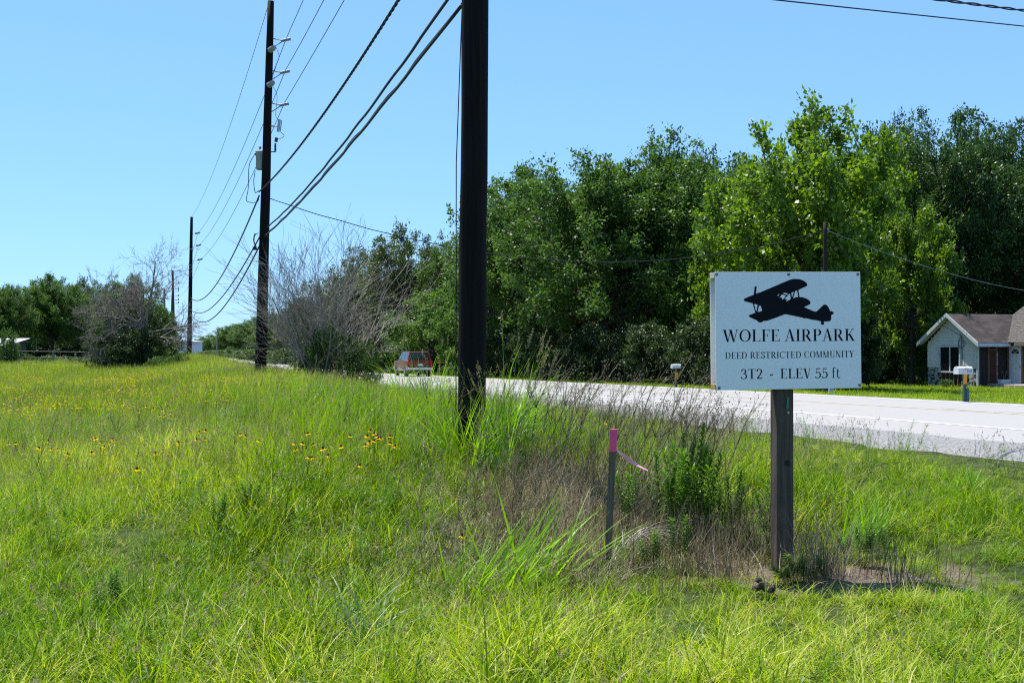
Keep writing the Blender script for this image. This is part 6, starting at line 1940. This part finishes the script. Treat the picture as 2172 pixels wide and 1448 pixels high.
def put(o, px, Y, s, rz, label, group='clumps of broad bladed grass'):
    o.location = on_ground(px, Y); o.scale = (s, s, s); o.rotation_euler = (0, 0, rz)
    o["label"] = label; o["group"] = group


ca = clump_proto('grass_clump', 3, 46, 0.16, (0.8, 1.5), (0.014, 0.024), (0.05, 0.45), (0.2, 1.7), M['broad'], 7)
put(ca, 1052, 12.1, 1.0, 0.1, 'tall broad grass clump with seed heads right of the near pole')
put(copy_tree(ca), 1085, 12.6, 0.85, 0.6, 'tall broad grass clump a step further right of the near pole')
for px, Y, s_, lab in ((930, 24, 1.05, 'tall seeding grass in front of the red car, right tuft'), (895, 26, 1.05, 'tall seeding grass in front of the red car, middle tuft'), (850, 27, 1.05, 'tall seeding grass in front of the red car, left tuft'), (945, 18.5, 0.7, 'tall seeding grass between the near pole and the red car'), (1110, 14.0, 0.8, 'seeding grass right of the near pole before the road'), (1065, 11.4, 0.7, 'seeding grass close in front and right of the near pole')):
    put(copy_tree(ca), px, Y, s_, Y * 1.3, lab)
put(copy_tree(ca), 960, 11.9, 0.72, 2.9, 'broad grass clump in front of the left foot of the near pole')
put(copy_tree(ca), 1012, 11.6, 0.66, -0.3, 'broad grass clump in front of the right foot of the near pole')
cbp = clump_proto('grass_clump', 4, 40, 0.24, (0.6, 1.05), (0.015, 0.026), (0.25, 0.80), (0.0, 0.7), M['broad'], 0, 0.97)
put(cbp, 1105, 8.3, 1.02, 0.05, 'bright broad grass blades sweeping right in front of the stake, right clump')
put(copy_tree(cbp), 1030, 8.15, 0.85, -0.2, 'bright broad grass blades sweeping right in front of the stake, middle clump')
put(copy_tree(cbp), 955, 8.1, 0.62, 0.25, 'bright broad grass blades left of the stake, leftmost clump of three')
for px, Y, s, rz, lab in ((1800, 9.9, 0.52, 0.5, 'grass clump right of the sign post near the bare dirt'), (1845, 10.1, 0.60, 1.0, 'taller grass clump right of the bare dirt'), (700, 18.5, 0.85, 0.2, 'bright grass clump below the dead bush'), (640, 21, 0.95, 0.4, 'bright grass clump left below the dead bush'), (590, 24, 1.0, 0.1, 'bright grass clump in front of the transformer pole'), (760, 17, 0.8, 0.3, 'bright grass clump right below the dead bush'), (860, 15, 0.8, 0.0, 'bright grass clump left of the near pole'), (925, 13.6, 0.75, 0.3, 'bright grass clump close to the left of the near pole'), (1290, 9.0, 0.42, 0.3, 'small grass clump at the foot of the stake'), (2040, 11.5, 0.45, 0.5, 'grass clump near the right edge of the slope'), (290, 14.5, 0.7, 0.2, 'arching grass clump in the left meadow'), (430, 15.5, 0.7, 0.6, 'arching grass clump in the middle of the left meadow')):
    put(copy_tree(cbp), px, Y, s, rz, lab)
cc = clump_proto('grass_clump', 8, 22, 0.10, (0.40, 0.66), (0.014, 0.023), (0.05, 0.5), (0.6, 1.9), M['bluegrass'], 0, 0.3)
put(cc, 775, 6.5, 0.95, 0.4, 'pale green broad grass clump at the bottom of the picture')
put(copy_tree(cc), 1480, 6.9, 0.45, 1.3, 'small pale grass clump in the lower right foreground')
# pale bundle of dead grass arching beside the stake
gg = np.random.default_rng(12)
t = thing('dead_grass_bundle', 'pale arching bundle of dead grass beside the pink topped stake', 'dead grass', on_ground(1330, 9.15))
V, Q, T = blades(gg, 24, 0.05, (0.46, 0.64), (0.003, 0.0055), (0.35, 0.62), (1.55, 2.1), 8, 1.0, 3.0, (0.85, 0.12))
V[:, 2] += 0.12
me = mesh_np('blades', V, Q, T, True); me.materials.append(foliage('bleached_grass', (0.34, 0.31, 0.27), (0.46, 0.43, 0.38), (0.58, 0.56, 0.50), (1, 1, 1), 0.2, 0.7, 0.3)); link('blades', me, t)
t = thing('dirt_clod', 'small dark brown clod of earth in the grass left of the sign post foot', 'dirt clod', on_ground(1626, 8.05))
mb = MB(); rr = random.Random(3)
for k in range(14): mb.lathe([(0.008, -0.02), (0.024, -0.01), (0.027, 0.007), (0.008, 0.024)], (rr.gauss(0, 0.035), rr.gauss(0, 0.03), 0.05 + abs(rr.gauss(0, 0.03))), 6, Matrix.Rotation(rr.uniform(0, 3), 3, 'X'))
mb.build('earth', mat('dark_earth', (0.035, 0.025, 0.02), (0.08, 0.06, 0.05), 40, 0.95, 0.5), t)
